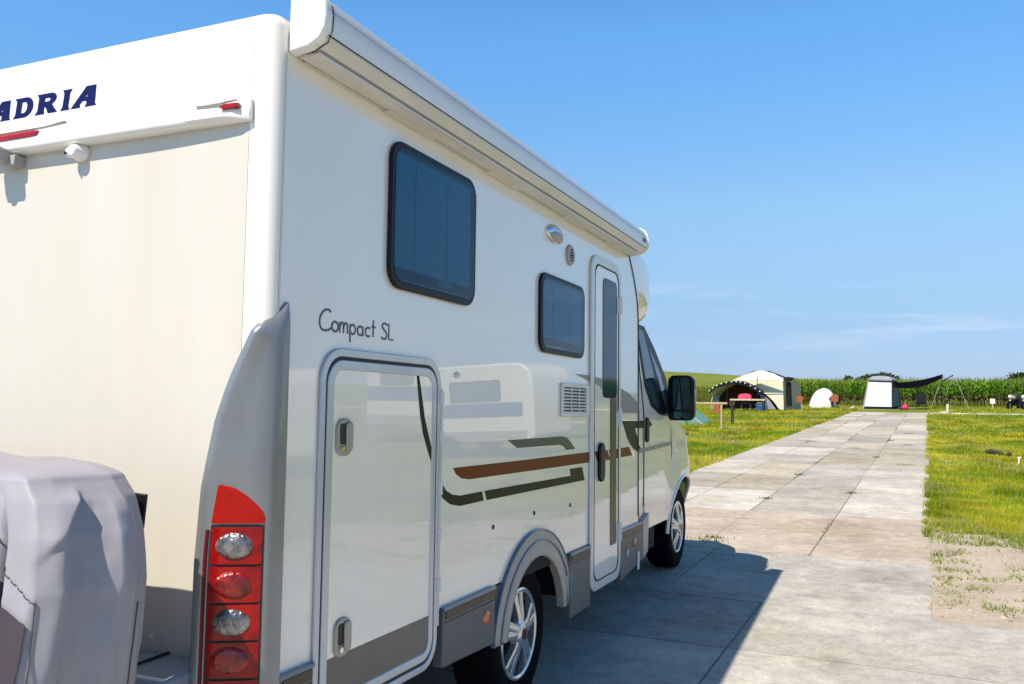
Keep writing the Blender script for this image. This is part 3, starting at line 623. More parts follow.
MB().tube([(.010, -.996, .60), (.010, -.996, 1.50)], .007, 8).build('hinge_rail', 'frame', lk)
for z in (1.465, 1.315, 1.118, .94, .75): MB().tube([(.012, -.994, z-.025), (.012, -.994, z+.025)], .0105, 8).build('hinge', 'frame2', lk)
# entrance door
ed = MB().ring(rrect(.842, .372, 1.447, 2.352, (.10, .10, .10, .10)), rrect(.902, .425, 1.398, 2.30, (.085, .07, .07, .09)), .001, .016).build('entrance_door', 'frame2', mh, smooth=40, bevel=.006)
MB().ring(rrect(.900, .423, 1.400, 2.302, .085), rrect(.908, .431, 1.392, 2.294, .08), .001, .0165).build('door_seal', 'seal', ed, smooth=40)
dp = MB().prism(rrect(.908, .431, 1.392, 2.294, .08), .001, .013).build('door_panel', 'white', ed, smooth=0)
MB().prism(rrect(1.062, 1.50, 1.352, 2.236, .045), .0131, .0165).build('door_window', mat('door_window_acrylic', (.006, .035, .065), .04, spec=.25), ed, smooth=0)
dh = MB().prism(rrect(.965, 1.0, 1.068, 1.232, .045), .0132, .034).build('door_handle', 'blackp', ed, smooth=40, bevel=.01)
for z in (2.10, .66, 1.38): MB().tube([(.02, 1.40, z-.055), (.02, 1.40, z+.055)], .018, 8).build('door_hinge', 'frame2', ed)
# decals
LV = dict(
 orange=([(-.866, 1.188), (-.177, 1.184), (.859, 1.182), (.86, 1.122), (-.051, 1.128), (-.720, 1.133), (-.79, 1.142), (-.84, 1.162)], 'rust'),
 org2=([(.912, 1.182), (.99, 1.182), (1.03, 1.12), (.96, 1.12)], 'rust'), org3=([(1.095, 1.182), (1.165, 1.182), (1.225, 1.12), (1.139, 1.12)], 'rust'),
 org4=([(1.19, 1.182), (1.692, 1.182), (1.766, 1.122), (1.25, 1.122)], 'rust'),
 dg1=([(-.991, 1.160), (-.923, 1.103), (-.87, 1.083), (-.80, 1.073), (-.592, 1.073), (-.575, 1.033), (-.80, 1.031), (-.887, 1.046), (-.95, 1.075), (-.991, 1.11)], 'dgreen'),
 dg2=([(-.567, 1.073), (.535, 1.066), (.516, 1.104), (.726, 1.102), (.771, 1.026), (-.545, 1.032)], 'dgreen'),
 olive=([(-.327, 1.284), (.394, 1.283), (.47, 1.275), (.53, 1.25), (.605, 1.209), (.458, 1.209), (.42, 1.228), (.36, 1.240), (-.215, 1.244)], 'olive'),
 wedge=([(.596, 1.625), (.824, 1.628), (1.3, 1.597), (1.714, 1.535), (1.92, 1.475), (1.92, 1.408), (1.389, 1.408), (1.237, 1.489), (.994, 1.569)], 'wedge'),
 dshape=([(1.525, 1.356), (1.92, 1.354), (1.92, 1.302), (1.84, 1.305), (1.86, 1.275), (1.918, 1.235), (1.918, 1.139), (1.80, 1.165), (1.716, 1.2), (1.64, 1.245), (1.585, 1.30)], 'dgreen'),
 vstrip=([(1.217, 1.497), (1.347, 1.497), (1.351, .594), (1.225, .596)], 'trim'))
LV['vstrip'] = (LV['vstrip'][0], 'vstrip')
M['vstrip'] = mat('dark_olive_strip', (.03, .034, .010), .3, spec=.3, col2=(.06, .045, .025), vscale=1.2)
layer = 0
for k, (pts, mm) in LV.items():
    for lo, hi, x in ((-3, .84, .0006), (.91, 1.39, .0134), (1.45, 1.921, .0006)):
        q = clip(pts, lo, hi)
        if len(q) > 2 and not (k in ('org2', 'org3') and lo != .91):
            layer += 1; xx = x+(.0012 if k == 'vstrip' else 0)
            MB().prism(q, xx, xx+.0007).build('side_stripe', mm, mh, smooth=0)
MB().prism([(-1.186, 1.545), (-1.167, 1.545), (-1.119, 1.389), (-1.075, 1.30), (-1.064, 1.28), (-1.064, 1.225), (-1.09, 1.262), (-1.13, 1.33), (-1.155, 1.40)], .0078, .0085).build('door_stripe', 'dgreen', lp, smooth=0)
MB().lathe([(.001, .012), (.010, .011), (.013, 0)], (.001, -.849, 1.561), 'x', 14).build('socket_cap', 'frame2', mh)
for s, z in ((-.474, .908), (.006, .92), (.529, .908)): MB().lathe([(.001, .004), (.010, .003), (.011, 0)], (.001, s, z), 'x', 12).build('screw_cap', 'seal', mh)
# skirts, wheel arch, lamps
def skirt(s0, s1, z0, z1, tz):
    sk = MB().prism([(s0, z0), (s1, z1), (s1, tz), (s0, tz)], -.03, .014).build('side_skirt', 'skirt', mh, bevel=.004)
    MB().box(.0142, .018, s0+.02, s1-.01, tz-.042, tz-.012).build('skirt_trim', 'trim', sk); MB().box(.004, .020, s0, s1, tz-.009, tz+.004).build('skirt_edge', 'bluetrim', sk)
    MB().box(.0142, .0155, s0+.01, s1-.004, tz-.056, tz-.053).build('skirt_groove', 'seal', sk)
    return sk
sk1 = skirt(-.955, -.47, .43, .41, .652); sk2 = skirt(.50, .845, .31, .31, .648); sk3 = skirt(1.45, 2.0, .34, .40, .655); skirt(-1.945, -1.782, .43, .43, .66)
MB().prism([(2.0, .40), (2.13, .43), (2.16, .70), (2.0, .66)], -.03, .016).build('skirt_end', 'arch', mh, bevel=.006)
for s, z, sk in ((-.564, .540, sk1), (1.769, .545, sk3)): MB().lathe([(.001, .012), (.022, .010), (.030, .004), (.032, 0)], (.0145, s, z), 'x', 20).build('marker_lamp', 'amber', sk, smooth=50)
MB().box(.015, .022, 1.84, 1.89, .35, .47).build('service_cap', 'frame2', sk3, bevel=.006)
MB().lathe([(.001, .01), (.026, .008), (.03, 0)], (.0145, 1.60, .50), 'x', 16).build('filler_cap', 'grey', sk3)
def archcurve(a, b, cz, cy, lo, n=22):
    return [(cy+a*math.cos(math.pi*(1-k/n)), cz+b*math.sin(math.pi*(1-k/n))) for k in range(n+1)]
def arch_band(ao, bo, ai, bi, x0, x1, nm, m_, par, cy=.03, cz=.34, bot=.39):
    o = archcurve(ao, bo, cz, cy, 0); i = archcurve(ai, bi, cz, cy, 0)
    o[0] = (o[0][0]+.03, bot); o[-1] = (o[-1][0], bot+.16); i[0] = (i[0][0], bot); i[-1] = (i[-1][0], bot+.16)
    rows = [[(x0, *i[k]), (x1*.8, *i[k]), (x1, i[k][0]+(o[k][0]-i[k][0])*.2, i[k][1]+(o[k][1]-i[k][1])*.2), (x1, i[k][0]+(o[k][0]-i[k][0])*.8, i[k][1]+(o[k][1]-i[k][1])*.8), (x1*.55, *o[k]), (x0, *o[k])] for k in range(len(o))]
    return MB().loft(rows).build(nm, m_, par, smooth=45)
ar = arch_band(.515, .498, .37, .372, -.02, .020, 'wheel_arch', 'arch', mh)
arch_band(.45, .44, .368, .369, -.02, .025, 'arch_lip', 'arch', ar)
arch_band(.460, .450, .452, .443, .0, .0265, 'arch_step', 'bluetrim', ar); arch_band(.517, .500, .509, .491, -.0, .018, 'arch_edge', 'bluetrim', ar)
MB().box(-.36, -.003, -.42, .47, .646, .6535).build('wheel_well_roof', 'blackm', mh)
# dark wheel housing and underbody
MB().loft([[(x, s, z) for s, z in archcurve(.40, .40, .34, .03, 0)]+[(x, .43, .3), (x, -.37, .3)] for x in (-.36, -.355)]).build('wheel_housing', 'blackm', mh)
ub = MB(); ub.box(-WID+.06, -.06, -1.95, -.50, .42, .652); ub.box(-WID+.3, -.36, -.5, .6, .40, .652); ub.box(-WID+.06, -.06, .6, 2.6, .40, .652); ub.box(-WID+.3, -.38, 2.6, 4.0, .40, .9); ub.build('underbody', 'blackm', mh)
MB().prism([(-.225, .635)]+[q for q in archcurve(.385, .385, .34, .03, 0) if q[1] > .64]+[(.285, .635)], -.0, .0008).build('arch_shade_strip', 'blackm', ar, smooth=0)  # thin black plate over the body wall, standing in for the shaded opening
MB().box(-WID-.012, -WID+.03, -1.94, 1.95, .42, .66).build('side_skirt', 'skirt', mh)
bp = MB(); bp.prism([(-2.03, .40), (-2.23, .42), (-2.25, .52), (-2.235, .66), (-2.20, .70), (-2.03, .715)], -WID+.12, -.155, 'x'); bpo = bp.build('rear_bumper', 'bumper' if 'bumper' in M else 'frame', mh, bevel=.012)
MB().tube([(-.30, -2.04, .7185), (-.33, -2.20, .704), (-.335, -2.24, .66)], .004, 6).build('bumper_groove', 'seal', bpo)
MB().lathe([(.001, -.004), (.006, -.003), (.007, 0)], (-.375, -2.0345, .755), 'y', 12).build('screw_cap', 'cap', mh)
# bike rack that carries the covered load
br = MB(); br.box(-1.7, -.40, -2.62, -2.56, .50, .54); br.box(-1.7, -.40, -2.36, -2.30, .50, .54); br.box(-1.6, -1.54, -2.62, -2.1, .47, .50); br.box(-.60, -.54, -2.62, -2.1, .47, .50)
bro = br.build('bike_rack', 'dark', mh, bevel=.004)
MB().prism([(-.28, 1.196), (-.186, 1.192), (-.194, 1.103), (-.206, 1.088), (-.28, 1.083)], -2.262, -2.252, 'y').build('rack_plate', 'blackp', bro, bevel=.003)
MB().tube([(-.29, -2.27, 1.15), (-.60, -2.26, 1.12), (-.60, -2.05, 1.10)], .014, 8).build('rack_arm', 'dark', bro)
# wheels
def wheel(s, z, xo, sgn=1):
    w = MB(); c = (xo, s, z); f = sgn
    prof = [(.215, 0), (.235, .006), (.29, .012), (.325, .002), (.338, -.03), (.338, -.17), (.32, -.20), (.24, -.205), (.20, -.2)]
    ty = MB().lathe([(r, a*f) for r, a in prof], c, 'x', 64).build('wheel', 'tyre', mh, smooth=60)
    MB().lathe([(.001, -.07*f), (.20, -.06*f), (.214, -.008*f)], c, 'x', 48).build('rim_back', 'rimd', ty)
    MB().lathe([(.193, -.03*f), (.195, .004*f), (.206, .010*f), (.216, .006*f), (.218, -.01*f)], c, 'x', 64).build('rim_ring', 'rim', ty, smooth=50)
    spk = MB()
    for k in range(5):
        a0 = 2*math.pi*k/5+.35
        for da in (-.17, .17):
            rows = []
            for r, hw, x in ((.03, .028, .022), (.09, .0215, .020), (.15, .021, .010), (.200, .024, .004)):
                aa = a0+da*(1.0 if r > .08 else .55); ct, st = math.cos(aa), math.sin(aa); q = lambda w_, xx: (c[0]+xx*f, c[1]+r*ct-w_*st, c[2]+r*st+w_*ct)
                rows.append([q(-hw, x-.035), q(-hw, x-.004), q(-hw*.6, x), q(hw*.6, x), q(hw, x-.004), q(hw, x-.035)])
            spk.loft(rows)
    spk.build('spokes', 'rim', ty, smooth=40)
    MB().lathe([(.001, .030*f), (.045, .029*f), (.058, .022*f), (.07, .012*f), (.075, -.01*f)], c, 'x', 32).build('hub_cap', 'rim', ty, smooth=40)
    MB().lathe([(.001, .0325*f), (.026, .0315*f), (.027, .029*f)], c, 'x', 24).build('hub_badge', 'darkred', ty)
for s, z in ((-.03, .345), (3.43, .445)):
    wheel(s, z, -.06 if s < 1 else -.075); wheel(s, z, -WID+.06 if s < 1 else -WID+.075, -1)
# cab
def zbot(s):
    q = .43**2-(s-3.43)**2
    if q > 0: return max(.56, .445+math.sqrt(q))
    return .56 if s < 3.4 else .50
def ztop(s):
    T = [(1.92, 2.10), (2.40, 2.10), (2.52, 2.06), (3.38, 1.42), (3.6, 1.33), (3.95, 1.20), (4.12, 1.02), (4.2, .85), (4.26, .72)]
    for (a, b), (c, d) in zip(T[:-1], T[1:]):
        if a <= s <= c: return b+(d-b)*(s-a)/(c-a)
    return T[-1][1]
def surf(s, z):
    x = -.035
    if z > 1.40: x -= (z-1.40)*.10
    if z < .8: x -= (.8-z)*.06
    if s > 3.55: x -= .55*((s-3.55)/.72)**2.3
    if 2.85 < s < 4.0 and z < 1.2:                 # flared front wing
        g = math.exp(-((s-3.43)/.40)**4)*max(0, min(1, (1.2-z)/.25)); x += .030*g
    return x
def cabrow(s):
    zb, zt = zbot(s), ztop(s); zr = zt-min(.12, (zt-zb)*.3); row = []
    for k in range(15):
        z = zb+(zr-zb)*k/14; row.append((surf(s, z), s, z))
    xr = surf(s, zr); rr = zt-zr
    for k in range(1, 6):
        t = R(90*k/5); row.append((xr-rr*1.1*(1-math.cos(t)), s, zr+rr*math.sin(t)))
    row.append((-.6, s, zt+.02)); row.append((-1.05, s, zt+.03))
    return row+[(-WID-x, y, z) for x, y, z in row[-2::-1]]
cs = sorted(set([round(v, 4) for v in list(np.linspace(1.92, 2.9, 12))+[3.43-.43*math.cos(math.pi*k/18) for k in range(19)]+list(np.linspace(3.0, 4.26, 24))+[2.52, 2.40]]))
cab = MB().loft([cabrow(s) for s in cs], False, False).build('cab', 'white', mh, smooth=45)
# cab door, glass, handle, seams
def cpoly(pts, off, th, nm, m_, par, bevel=0):
    return MB().prism(pts, off-th, off, 'x', fn=surf).build(nm, m_, par, smooth=0, bevel=bevel)
def cgrid(f_lo, f_hi, s0, s1, off, nm, m_, par, n=14, k=10):
    rows = []
    for i in range(n+1):
        s = s0+(s1-s0)*i/n; lo, hi = f_lo(s), f_hi(s); r = [(surf(s, lo+(hi-lo)*j/k)+off, s, lo+(hi-lo)*j/k) for j in range(k+1)]
        rows.append(r+[(x-off-.01, y, z) for x, y, z in (r[-1], r[0])])
    return MB().loft(rows).build(nm, m_, par, smooth=45)
cd = cgrid(lambda s: max(.60, zbot(s)+.03 if s > 2.9 else .60), lambda s: 1.40, 2.20, 3.02, .005, 'cab_door', 'white', mh)
cpoly([(2.205, 2.065), (2.43, 2.06), (2.70, 1.90), (2.955, 1.70), (3.13, 1.47), (3.16, 1.375), (2.68, 1.392), (2.43, 1.455), (2.30, 1.60)], .008, .006, 'door_window_frame', 'blackp', cd)
cpoly([(2.225, 2.03), (2.376, 2.02), (2.537, 1.773), (2.69, 1.46), (2.62, 1.44), (2.47, 1.485), (2.32, 1.65)], .0095, .001, 'door_glass', mat('cab_glass', (.02, .045, .05), .03, spec=.5), cd)
cpoly([(2.50, 1.915), (2.79, 1.72), (2.90, 1.55), (2.86, 1.46), (2.76, 1.59)], .0095, .001, 'quarter_glass', mat('quarter_glass', (.10, .13, .15), .03, spec=.6), cd)
hd = cpoly(rrect(2.215, 1.195, 2.29, 1.375, .03), .022, .016, 'cab_door_handle', 'blackp', cd, bevel=.006)
for pts, r in (([(1.925, 2.06), (1.925, 1.4), (1.925, .6)], .006), ([(2.195, 2.05), (2.195, 1.4), (2.20, .75), (2.24, .60)], .004)):
    MB().tube([(surf(a, b)+(.004 if a > 2 else .036), a, b) for a, b in pts], r, 6).build('door_gap', 'seal', mh)
MB().tube([(.002, s, z) for s, z in catmull([(1.68, 2.47), (1.78, 2.36), (1.86, 2.24), (1.905, 2.12), (1.918, 1.9), (1.918, 1.4), (1.918, .7)], 5)], .0045, 6).build('body_joint', 'seal', mh)
cpoly([(2.0, 1.150), (3.02, 1.178), (3.02, 1.150), (2.02, 1.120)], .0075, .002, 'side_stripe', 'wedge', cd)
for q, mm in (([(2.0, 1.352), (2.19, 1.352), (2.19, 1.30), (2.0, 1.30)], 'dgreen'), ([(1.95, 1.46), (2.105, 1.412), (1.95, 1.408)], 'wedge'), ([(1.93, 1.22), (2.10, 1.168), (2.09, 1.128), (1.93, 1.135)], 'dgreen')):
    cpoly(q, .003, .002, 'side_stripe', mm, mh)
cpoly([(2.31, 1.352), (2.36, 1.348), (2.42, 1.318), (2.31, 1.30)], .0075, .002, 'side_stripe', 'dgreen', cd)
arp = [(3.43-.44*math.cos(math.pi*k/20), .445+.44*math.sin(math.pi*k/20)) for k in range(21)]
MB().tube([(surf(s, z)-.004, s, z) for s, z in arp], .016, 8).build('front_wheel_arch', 'white', mh)
MB().loft([[(x, s, z) for s, z in [(3.43-.47*math.cos(math.pi*k/20), .445+.47*math.sin(math.pi*k/20)) for k in range(21)]+[(3.9, .4), (2.96, .4)]] for x in (-.40, -.395)]).build('wheel_housing', 'blackm', mh)
MB().tube([(surf(s, z)+.001, s, z) for s, z in ((3.03, 1.36), (3.05, 1.1), (3.0, .95), (2.93, .80), (2.90, .66))], .003, 6).build('door_gap', 'seal', mh)
# cap above the cab
rows = []
for s, hw, zt in ((1.92, 1.05, 2.585), (2.1, 1.048, 2.575), (2.3, 1.03, 2.54), (2.45, .995, 2.47), (2.58, .94, 2.36), (2.66, .86, 2.24), (2.70, .76, 2.14)):
    r = .10; h = zt-2.085; q = [(-1.05+hw-.10, s, 2.085), (-1.05+hw-.03, s, 2.085+h*.16), (-1.05+hw, s, 2.085+h*.42)]
    for k in range(6):
        t = R(90*k/5); q.append((-1.05+hw-r+r*math.cos(t), s, zt-r+r*math.sin(t)) if h > .2 else (-1.05+hw-.05*k/5, s, 2.085+h*(.5+.1*k)))
    rows.append(q+[(-2.10-x, y, z) for x, y, z in q[::-1]])
MB().loft(rows).build('cab_cap', 'white', mh, smooth=45)
ws = []
for s in np.linspace(2.50, 3.36, 8):
    z = ztop(s)+.036; hw = .80+.1*(s-2.5)/.86; ws.append([(-1.05+hw*t, s, z-.03*abs(t)**3) for t in np.linspace(-1, 1, 9)])
MB().loft(ws, False, False).build('windscreen', 'glass', mh)
for sx in (0, -1):
    q = [(-.18, 3.95), (-.10, 3.82)]
    hl = MB(); cx = -.30 if sx == 0 else -WID+.30; hl.ball((cx, 4.02, .98), .16, .14, .10); hl.build('headlight', 'clear', mh)
MB().box(-WID+.25, -.25, 4.20, 4.30, .42, .62).build('front_bumper', 'silver', mh, bevel=.04)
# door mirror
def mirror(sx):
    X = (lambda x: x) if sx > 0 else (lambda x: -WID-x)
    rows = []
    for y, k in ((2.845, .93), (2.85, 1.0), (2.90, 1.0), (2.96, .86), (3.0, .5)):
        rows.append([(X(.105+(x-.105)*k), y, 1.53+(z-1.53)*k) for x, z in rrect(-.010, 1.350, .198, 1.706, (.06, .05, .03, .05))])
    mo = MB().loft(rows).build('door_mirror', 'blackp', mh, smooth=50)
    MB().prism([(X(x), z) for x, z in rrect(.030, 1.435, .178, 1.688, (.05, .04, .02, .02))], 2.8435, 2.8448, 'y').build('mirror_glass', mat('darkened_mirror', (.045, .085, .09), .02, metal=1), mo, smooth=0)  # dark reflection is painted into the mirror's base colour
    MB().prism([(X(x), z) for x, z in rrect(.035, 1.362, .178, 1.420, (.02, .01, .03, .03))], 2.8435, 2.8448, 'y').build('wide_mirror_glass', bpy.data.materials['darkened_mirror'], mo, smooth=0)
    MB().prism([(2.855, 1.47), (2.93, 1.47), (2.93, 1.60), (2.855, 1.60)], X(.190), X(.198)).build('indicator', 'cap', mo, bevel=.004)
    MB().loft([[(X(-.06), y, z) for y, z in ((2.86, 1.40), (3.0, 1.40), (3.0, 1.62), (2.86, 1.60))], [(X(.03), y, z) for y, z in ((2.87, 1.42), (2.96, 1.42), (2.96, 1.58), (2.87, 1.56))]]).build('mirror_arm', 'blackp', mo, bevel=.01)
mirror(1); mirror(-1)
# lettering
def glyph(polys, m_, parent, fn, name, ext=.0006):
    cu = bpy.data.curves.new(name, 'CURVE'); cu.dimensions = '2D'; cu.fill_mode = 'BOTH'; cu.extrude = ext; cu.offset = .022
    for p in polys:
        s_ = cu.splines.new('POLY'); s_.points.add(len(p)-1); s_.use_cyclic_u = True
        for q, w in zip(s_.points, p): q.co = (w[0], w[1], 0, 1)
    tmp = bpy.data.objects.new('tmp', cu); COL.objects.link(tmp); dg = bpy.context.evaluated_depsgraph_get()
    me = bpy.data.meshes.new_from_object(tmp.evaluated_get(dg)); bpy.data.objects.remove(tmp)
    for v in me.vertices: v.co = fn(v.co)
    me.materials.clear(); me.materials.append(M[m_]); me.name = name; o = bpy.data.objects.new(name, me); COL.objects.link(o); o.parent = parent; return o
def arc(cx, cy, rx, ry, a0, a1, n=10): return [(cx+rx*math.cos(R(a0+(a1-a0)*k/n)), cy+ry*math.sin(R(a0+(a1-a0)*k/n))) for k in range(n+1)]
gA = [[(0, 0), (.42, 0), (.38, .12), (.50, .30), (.72, .30), (.74, .12), (.68, 0), (1.18, 0), (1.12, .12), (1.06, 1), (.62, 1)], [(.60, .46), (.73, .46), (.75, .74)]]
gD = [[(0, 0), (.10, .16), (.10, .84), (0, 1), (.62, 1)]+arc(.62, .5, .46, .5, 85, -85, 14)+[(.62, 0)], [(.40, .20), (.58, .20)]+arc(.58, .5, .18, .30, -80, 80, 10)+[(.58, .80), (.40, .80)]]
gR = [[(0, 0), (.10, .16), (.10, .84), (0, 1), (.70, 1)]+arc(.70, .73, .30, .27, 85, -60, 12)+[(.80, .42), (1.12, .0), (.68, 0), (.52, .34), (.42, .34), (.42, .14), (.46, 0)], [(.40, .58), (.60, .58)]+arc(.60, .69, .12, .11, -80, 80, 8)+[(.60, .80), (.40, .80)]]
gI = [[(0, 0), (.09, .16), (.09, .84), (0, 1), (.50, 1), (.41, .84), (.41, .16), (.50, 0)]]
H_, SH = .066, .010
for ch, x0, x1 in (('A', -1.222, -1.104), ('D', -1.096, -.998), ('R', -.990, -.880), ('I', -.870, -.822), ('A', -.822, -.703)):
    g, wd = dict(A=(gA, 1.18), D=(gD, 1.08), R=(gR, 1.12), I=(gI, .5))[ch]
    glyph(g, 'navy', mh, lambda c, x0=x0, k=(x1-x0-SH)/wd: Vector((x0+c.x*k+c.y*SH, -2.0309-c.z*.4, 2.387+c.y*H_)), 'brand_letter')
ST = {'C': (0, [catmull([(1.15, 1.78), (.85, 1.95), (.45, 1.8), (.12, 1.3), (.02, .7), (.2, .15), (.6, .02), (1.0, .15), (1.2, .32)], 4)]),
 'o': (1.25, [arc(.35, .5, .33, .46, 60, 420, 14)]), 'm': (2.08, [[(0, 1), (.03, 0)], catmull([(.03, .6), (.2, .95), (.38, .9), (.42, .5), (.43, 0)], 4), catmull([(.43, .6), (.6, .95), (.8, .9), (.85, .5), (.87, 0)], 4)]),
 'p': (3.18, [[(.02, .95), (.05, -.75)], arc(.33, .48, .30, .45, 150, -170, 14)]), 'a': (4.02, [arc(.33, .46, .31, .44, 40, 320, 12), [(.62, .92), (.62, .2), (.70, 0)]]),
 'c': (4.92, [arc(.34, .46, .32, .44, 50, 310, 12)]), 't': (5.65, [[(.22, 1.7), (.22, .05)], [(.0, 1.02), (.48, 1.02)]]),
 'S': (6.85, [catmull([(.75, 1.45), (.5, 1.6), (.2, 1.5), (.12, 1.2), (.4, .9), (.68, .55), (.62, .15), (.3, 0), (.02, .15)], 4)]), 'L': (7.75, [[(.05, 1.6), (.05, .03), (.62, .03)]])}
for ch in 'CompactSL':
    ox, strokes = ST[ch]; b = MB(); sx, sz = .438/8.4, .0345
    for st_ in strokes:
        b.tube([(.0015, -1.783+(ox+x)*sx, 1.664+z*sz) for x, z in st_], .0040, 6)
    for k, v in enumerate(b.v): b.v[k] = (.0004+(v[0]-.0015+.004)*.25, v[1], v[2])
    b.build('name_letter', 'textg', mh)

# ------------------------------------------------------------------ covered bikes on the rack
def cover():
    cl = lambda v, a=0., b=1.: max(a, min(b, v))
    sm = lambda v: cl(v)**2*(3-2*cl(v))
    def ramp(u, a, b, c):                  # straight rise from a crease at a to b, soft fall to c
        return 0 if u <= a or u >= c else (u-a)/(b-a) if u < b else 1-sm((u-b)/(c-b))
    ZX = [.36, .5, .72, .85, 1.0, 1.12, 1.2, 1.245]
    def base(u, z):
        """outline of the right hand end at height z: u < 0 runs along the rear face, 0..1 round the end, 1..2 the far corner"""
        xs = float(np.interp(z, ZX, [-.185, -.145, -.098, -.074, -.066, -.084, -.115, -.155])); yb = float(np.interp(z, ZX, [-2.70, -2.69, -2.67, -2.655, -2.64, -2.625, -2.61, -2.60]))
        K = [(-9, (-1.06, yb)), (-.16, (xs-.135, yb)), (0, (xs-.062, yb+.012)), (.14, (xs-.036, yb+.06)), (1.0, (xs, -2.40)), (1.35, (xs-.02, -2.34)), (1.7, (xs-.10, -2.31)), (9, (-1.06, -2.30))]
        k = [q[0] for q in K]; return (float(np.interp(u, k, [q[1][0] for q in K])), float(np.interp(u, k, [q[1][1] for q in K])))
    def disp(u, z):
        dn = cl((1.245-z)/.75); d = 0
        d += .020*ramp(u, .56+.10*(1.2-z), .80, 1.2)*sm((1.215-z)/.05)*sm((z-.93)/.16)
        d += .034*ramp(u, -.02, .40, .50)*sm((1.232-z)/.03)*sm((z-(1.205-.16*max(0, .42-u)/.44))/.028)
        d += .016*math.exp(-((u-.12-.10*dn)/(.10+.10*dn))**2)*sm(dn*4)
        d -= .012*math.exp(-((u-.42-.12*dn)/(.12+.08*dn))**2)*sm(dn*3); d += .010*math.exp(-((u-.92+.25*dn)/.13)**2)*sm(dn*2.5)
        if u < .05:                        # folds of the rear face hang from the handlebar end
            v = -u*.9
            for (c, k, w, am) in ((.16, .55, .045, -.035), (.30, .9, .06, .022), (.55, .35, .07, -.028), (.85, -.4, .08, .03), (1.3, .2, .07, -.03), (1.9, -.3, .09, .03), (2.6, .3, .1, -.03), (3.5, -.2, .12, .03), (4.6, .3, .14, -.03), (6, 0, .2, .03)):
                d += am*math.exp(-((v-c-k*(1.245-z))/(w*(1+dn)))**2)*sm(dn*3)
        q = u*1.0+.35*z; d += .0022*math.sin(31*q+6*math.sin(9*z))*dn+.0016*math.sin(17*z+11*u)*dn
        sz = abs(z-(1.0-.35*u if u < 0 else 1.0-4*u)); d += .004*math.sin(u*160)*math.exp(-(sz/.022)**2)*(u > -1.2)*(u < .06)
        return d
    def pt(u, z, off=0):
        e = .004; x, y = base(u, z); x1, y1 = base(u+e, z); x0, y0 = base(u-e, z); tx, ty = x1-x0, y1-y0; l = math.hypot(tx, ty) or 1
        h = disp(u, z)+off; return (x+ty/l*h, y-tx/l*h, z)
    def back(x): return (x-(-.28))/.098    # rough u of an x on the rear face
    us = list(np.linspace(-7.9, -1.6, 90))+list(np.linspace(-1.55, .2, 90))+list(np.linspace(.21, 1.3, 80))+list(np.linspace(1.33, 2.2, 20))+list(np.linspace(2.5, 8.6, 14))
    zs_ = list(np.linspace(.36, .9, 28))+list(np.linspace(.91, 1.245, 48))
    def ring(z):
        r = [pt(u, z) for u in us]; r[0] = (-1.06, r[0][1], z); r[-1] = (-1.06, r[-1][1], z)
        return r+[(-2.12-x, y, z_) for x, y, z_ in r[-2:0:-1]]
    rows = [ring(z) for z in zs_]; top = rows[-1]; cy = -2.45
    for k in range(1, 15):
        q = math.pi/2*k/14; f = math.cos(q) if k < 14 else 0; r = []
        for p in top:
            x, y = -1.06+(p[0]+1.06)*(f**.5 if f else 0), cy+(p[1]-cy)*f
            bump = .07*math.exp(-((x+.86)/.06)**2-((y-cy)/.09)**2)+.012*math.sin(x*13+1+y*9)*math.sin(q)+.010*math.exp(-((x+.40)/.05)**2)*math.sin(q)
            r.append((x, y, 1.245+.060*math.sin(q)**.95*(1-.35*cl((x+.55)/.35))+bump))
        rows.append(r)
    cv = MB().loft(rows, True, False).build('bike_cover', 'cover', None, smooth=180); cv.matrix_world = mw.copy()
    tag(cv, 'pale grey fabric cover draped over bikes on the rack behind the motorhome', 'cover')
    pu = list(np.linspace(-8.99, -1.3, 70))+list(np.linspace(-1.28, .0, 60)); pr = []
    for k in range(19):
        r = [pt(u, .36+(min(1.12, .945-.22*u*(u > -.6)+.132*(u <= -.6))-.36)*k/18, .006) for u in pu]
        pr.append([(-2.12-x, y, z) for x, y, z in r[::-1]]+r[1:])
    MB().loft(pr, False, False).build('lower_panel', 'brown', cv, smooth=180)
    MB().tube([pt(.02+.10*k/30, .99-.60*k/30, .0025) for k in range(31)], .0016, 5).build('seam', 'thread', cv)
    MB().tube([pt(-.6+.62*k/60, 1.0+.35*(.6-.62*k/60)-.008, .002) for k in range(61)], .0011, 5).build('seam', 'thread', cv)
    MB().tube([pt(1.12-.04*math.sin(k*.3), .95-.58*k/30, .002) for k in range(31)], .0014, 5).build('seam', 'thread', cv)
cover()

# ------------------------------------------------------------------ camp site beyond
def facing(x, y): return 0
# arched tent
t = thing('arched_tent', 'cream tent with wide brown arched porch and scalloped dark visor', 'tent', (-9.7, 53, 0))
def T(px, pz): return (px+9.7, pz)
arch_ = catmull([T(-11.87, .02), T(-11.72, .85), T(-11.2, 1.38), T(-10.54, 1.62), T(-9.83, 1.58), T(-8.96, 1.16), T(-8.28, .62), T(-7.85, .02)], 5)
outer = catmull([T(-12.0, .02), T(-11.84, .9), T(-11.25, 1.46), T(-10.6, 1.74), T(-10.2, 1.95), T(-9.4, 2.25), T(-9.1, 2.30), T(-8.4, 2.12), T(-7.66, 1.90)], 5)
fp = arch_[::1]; 
n = len(arch_); outer_l = [(a-.03, b+.03) for a, b in arch_]; on = [Vector(outer[int(round(i*(len(outer)-1)/(n-1)))]) for i in range(n)]; on = [Vector(outer_l[i]) if i < 13 else on[i] for i in range(n)]; on[-1] = Vector(T(-7.62, .02)); on[-2] = Vector(T(-7.63, .7)); on[-3] = Vector(T(-7.64, 1.3)); on[-4] = Vector(T(-7.65, 1.7))
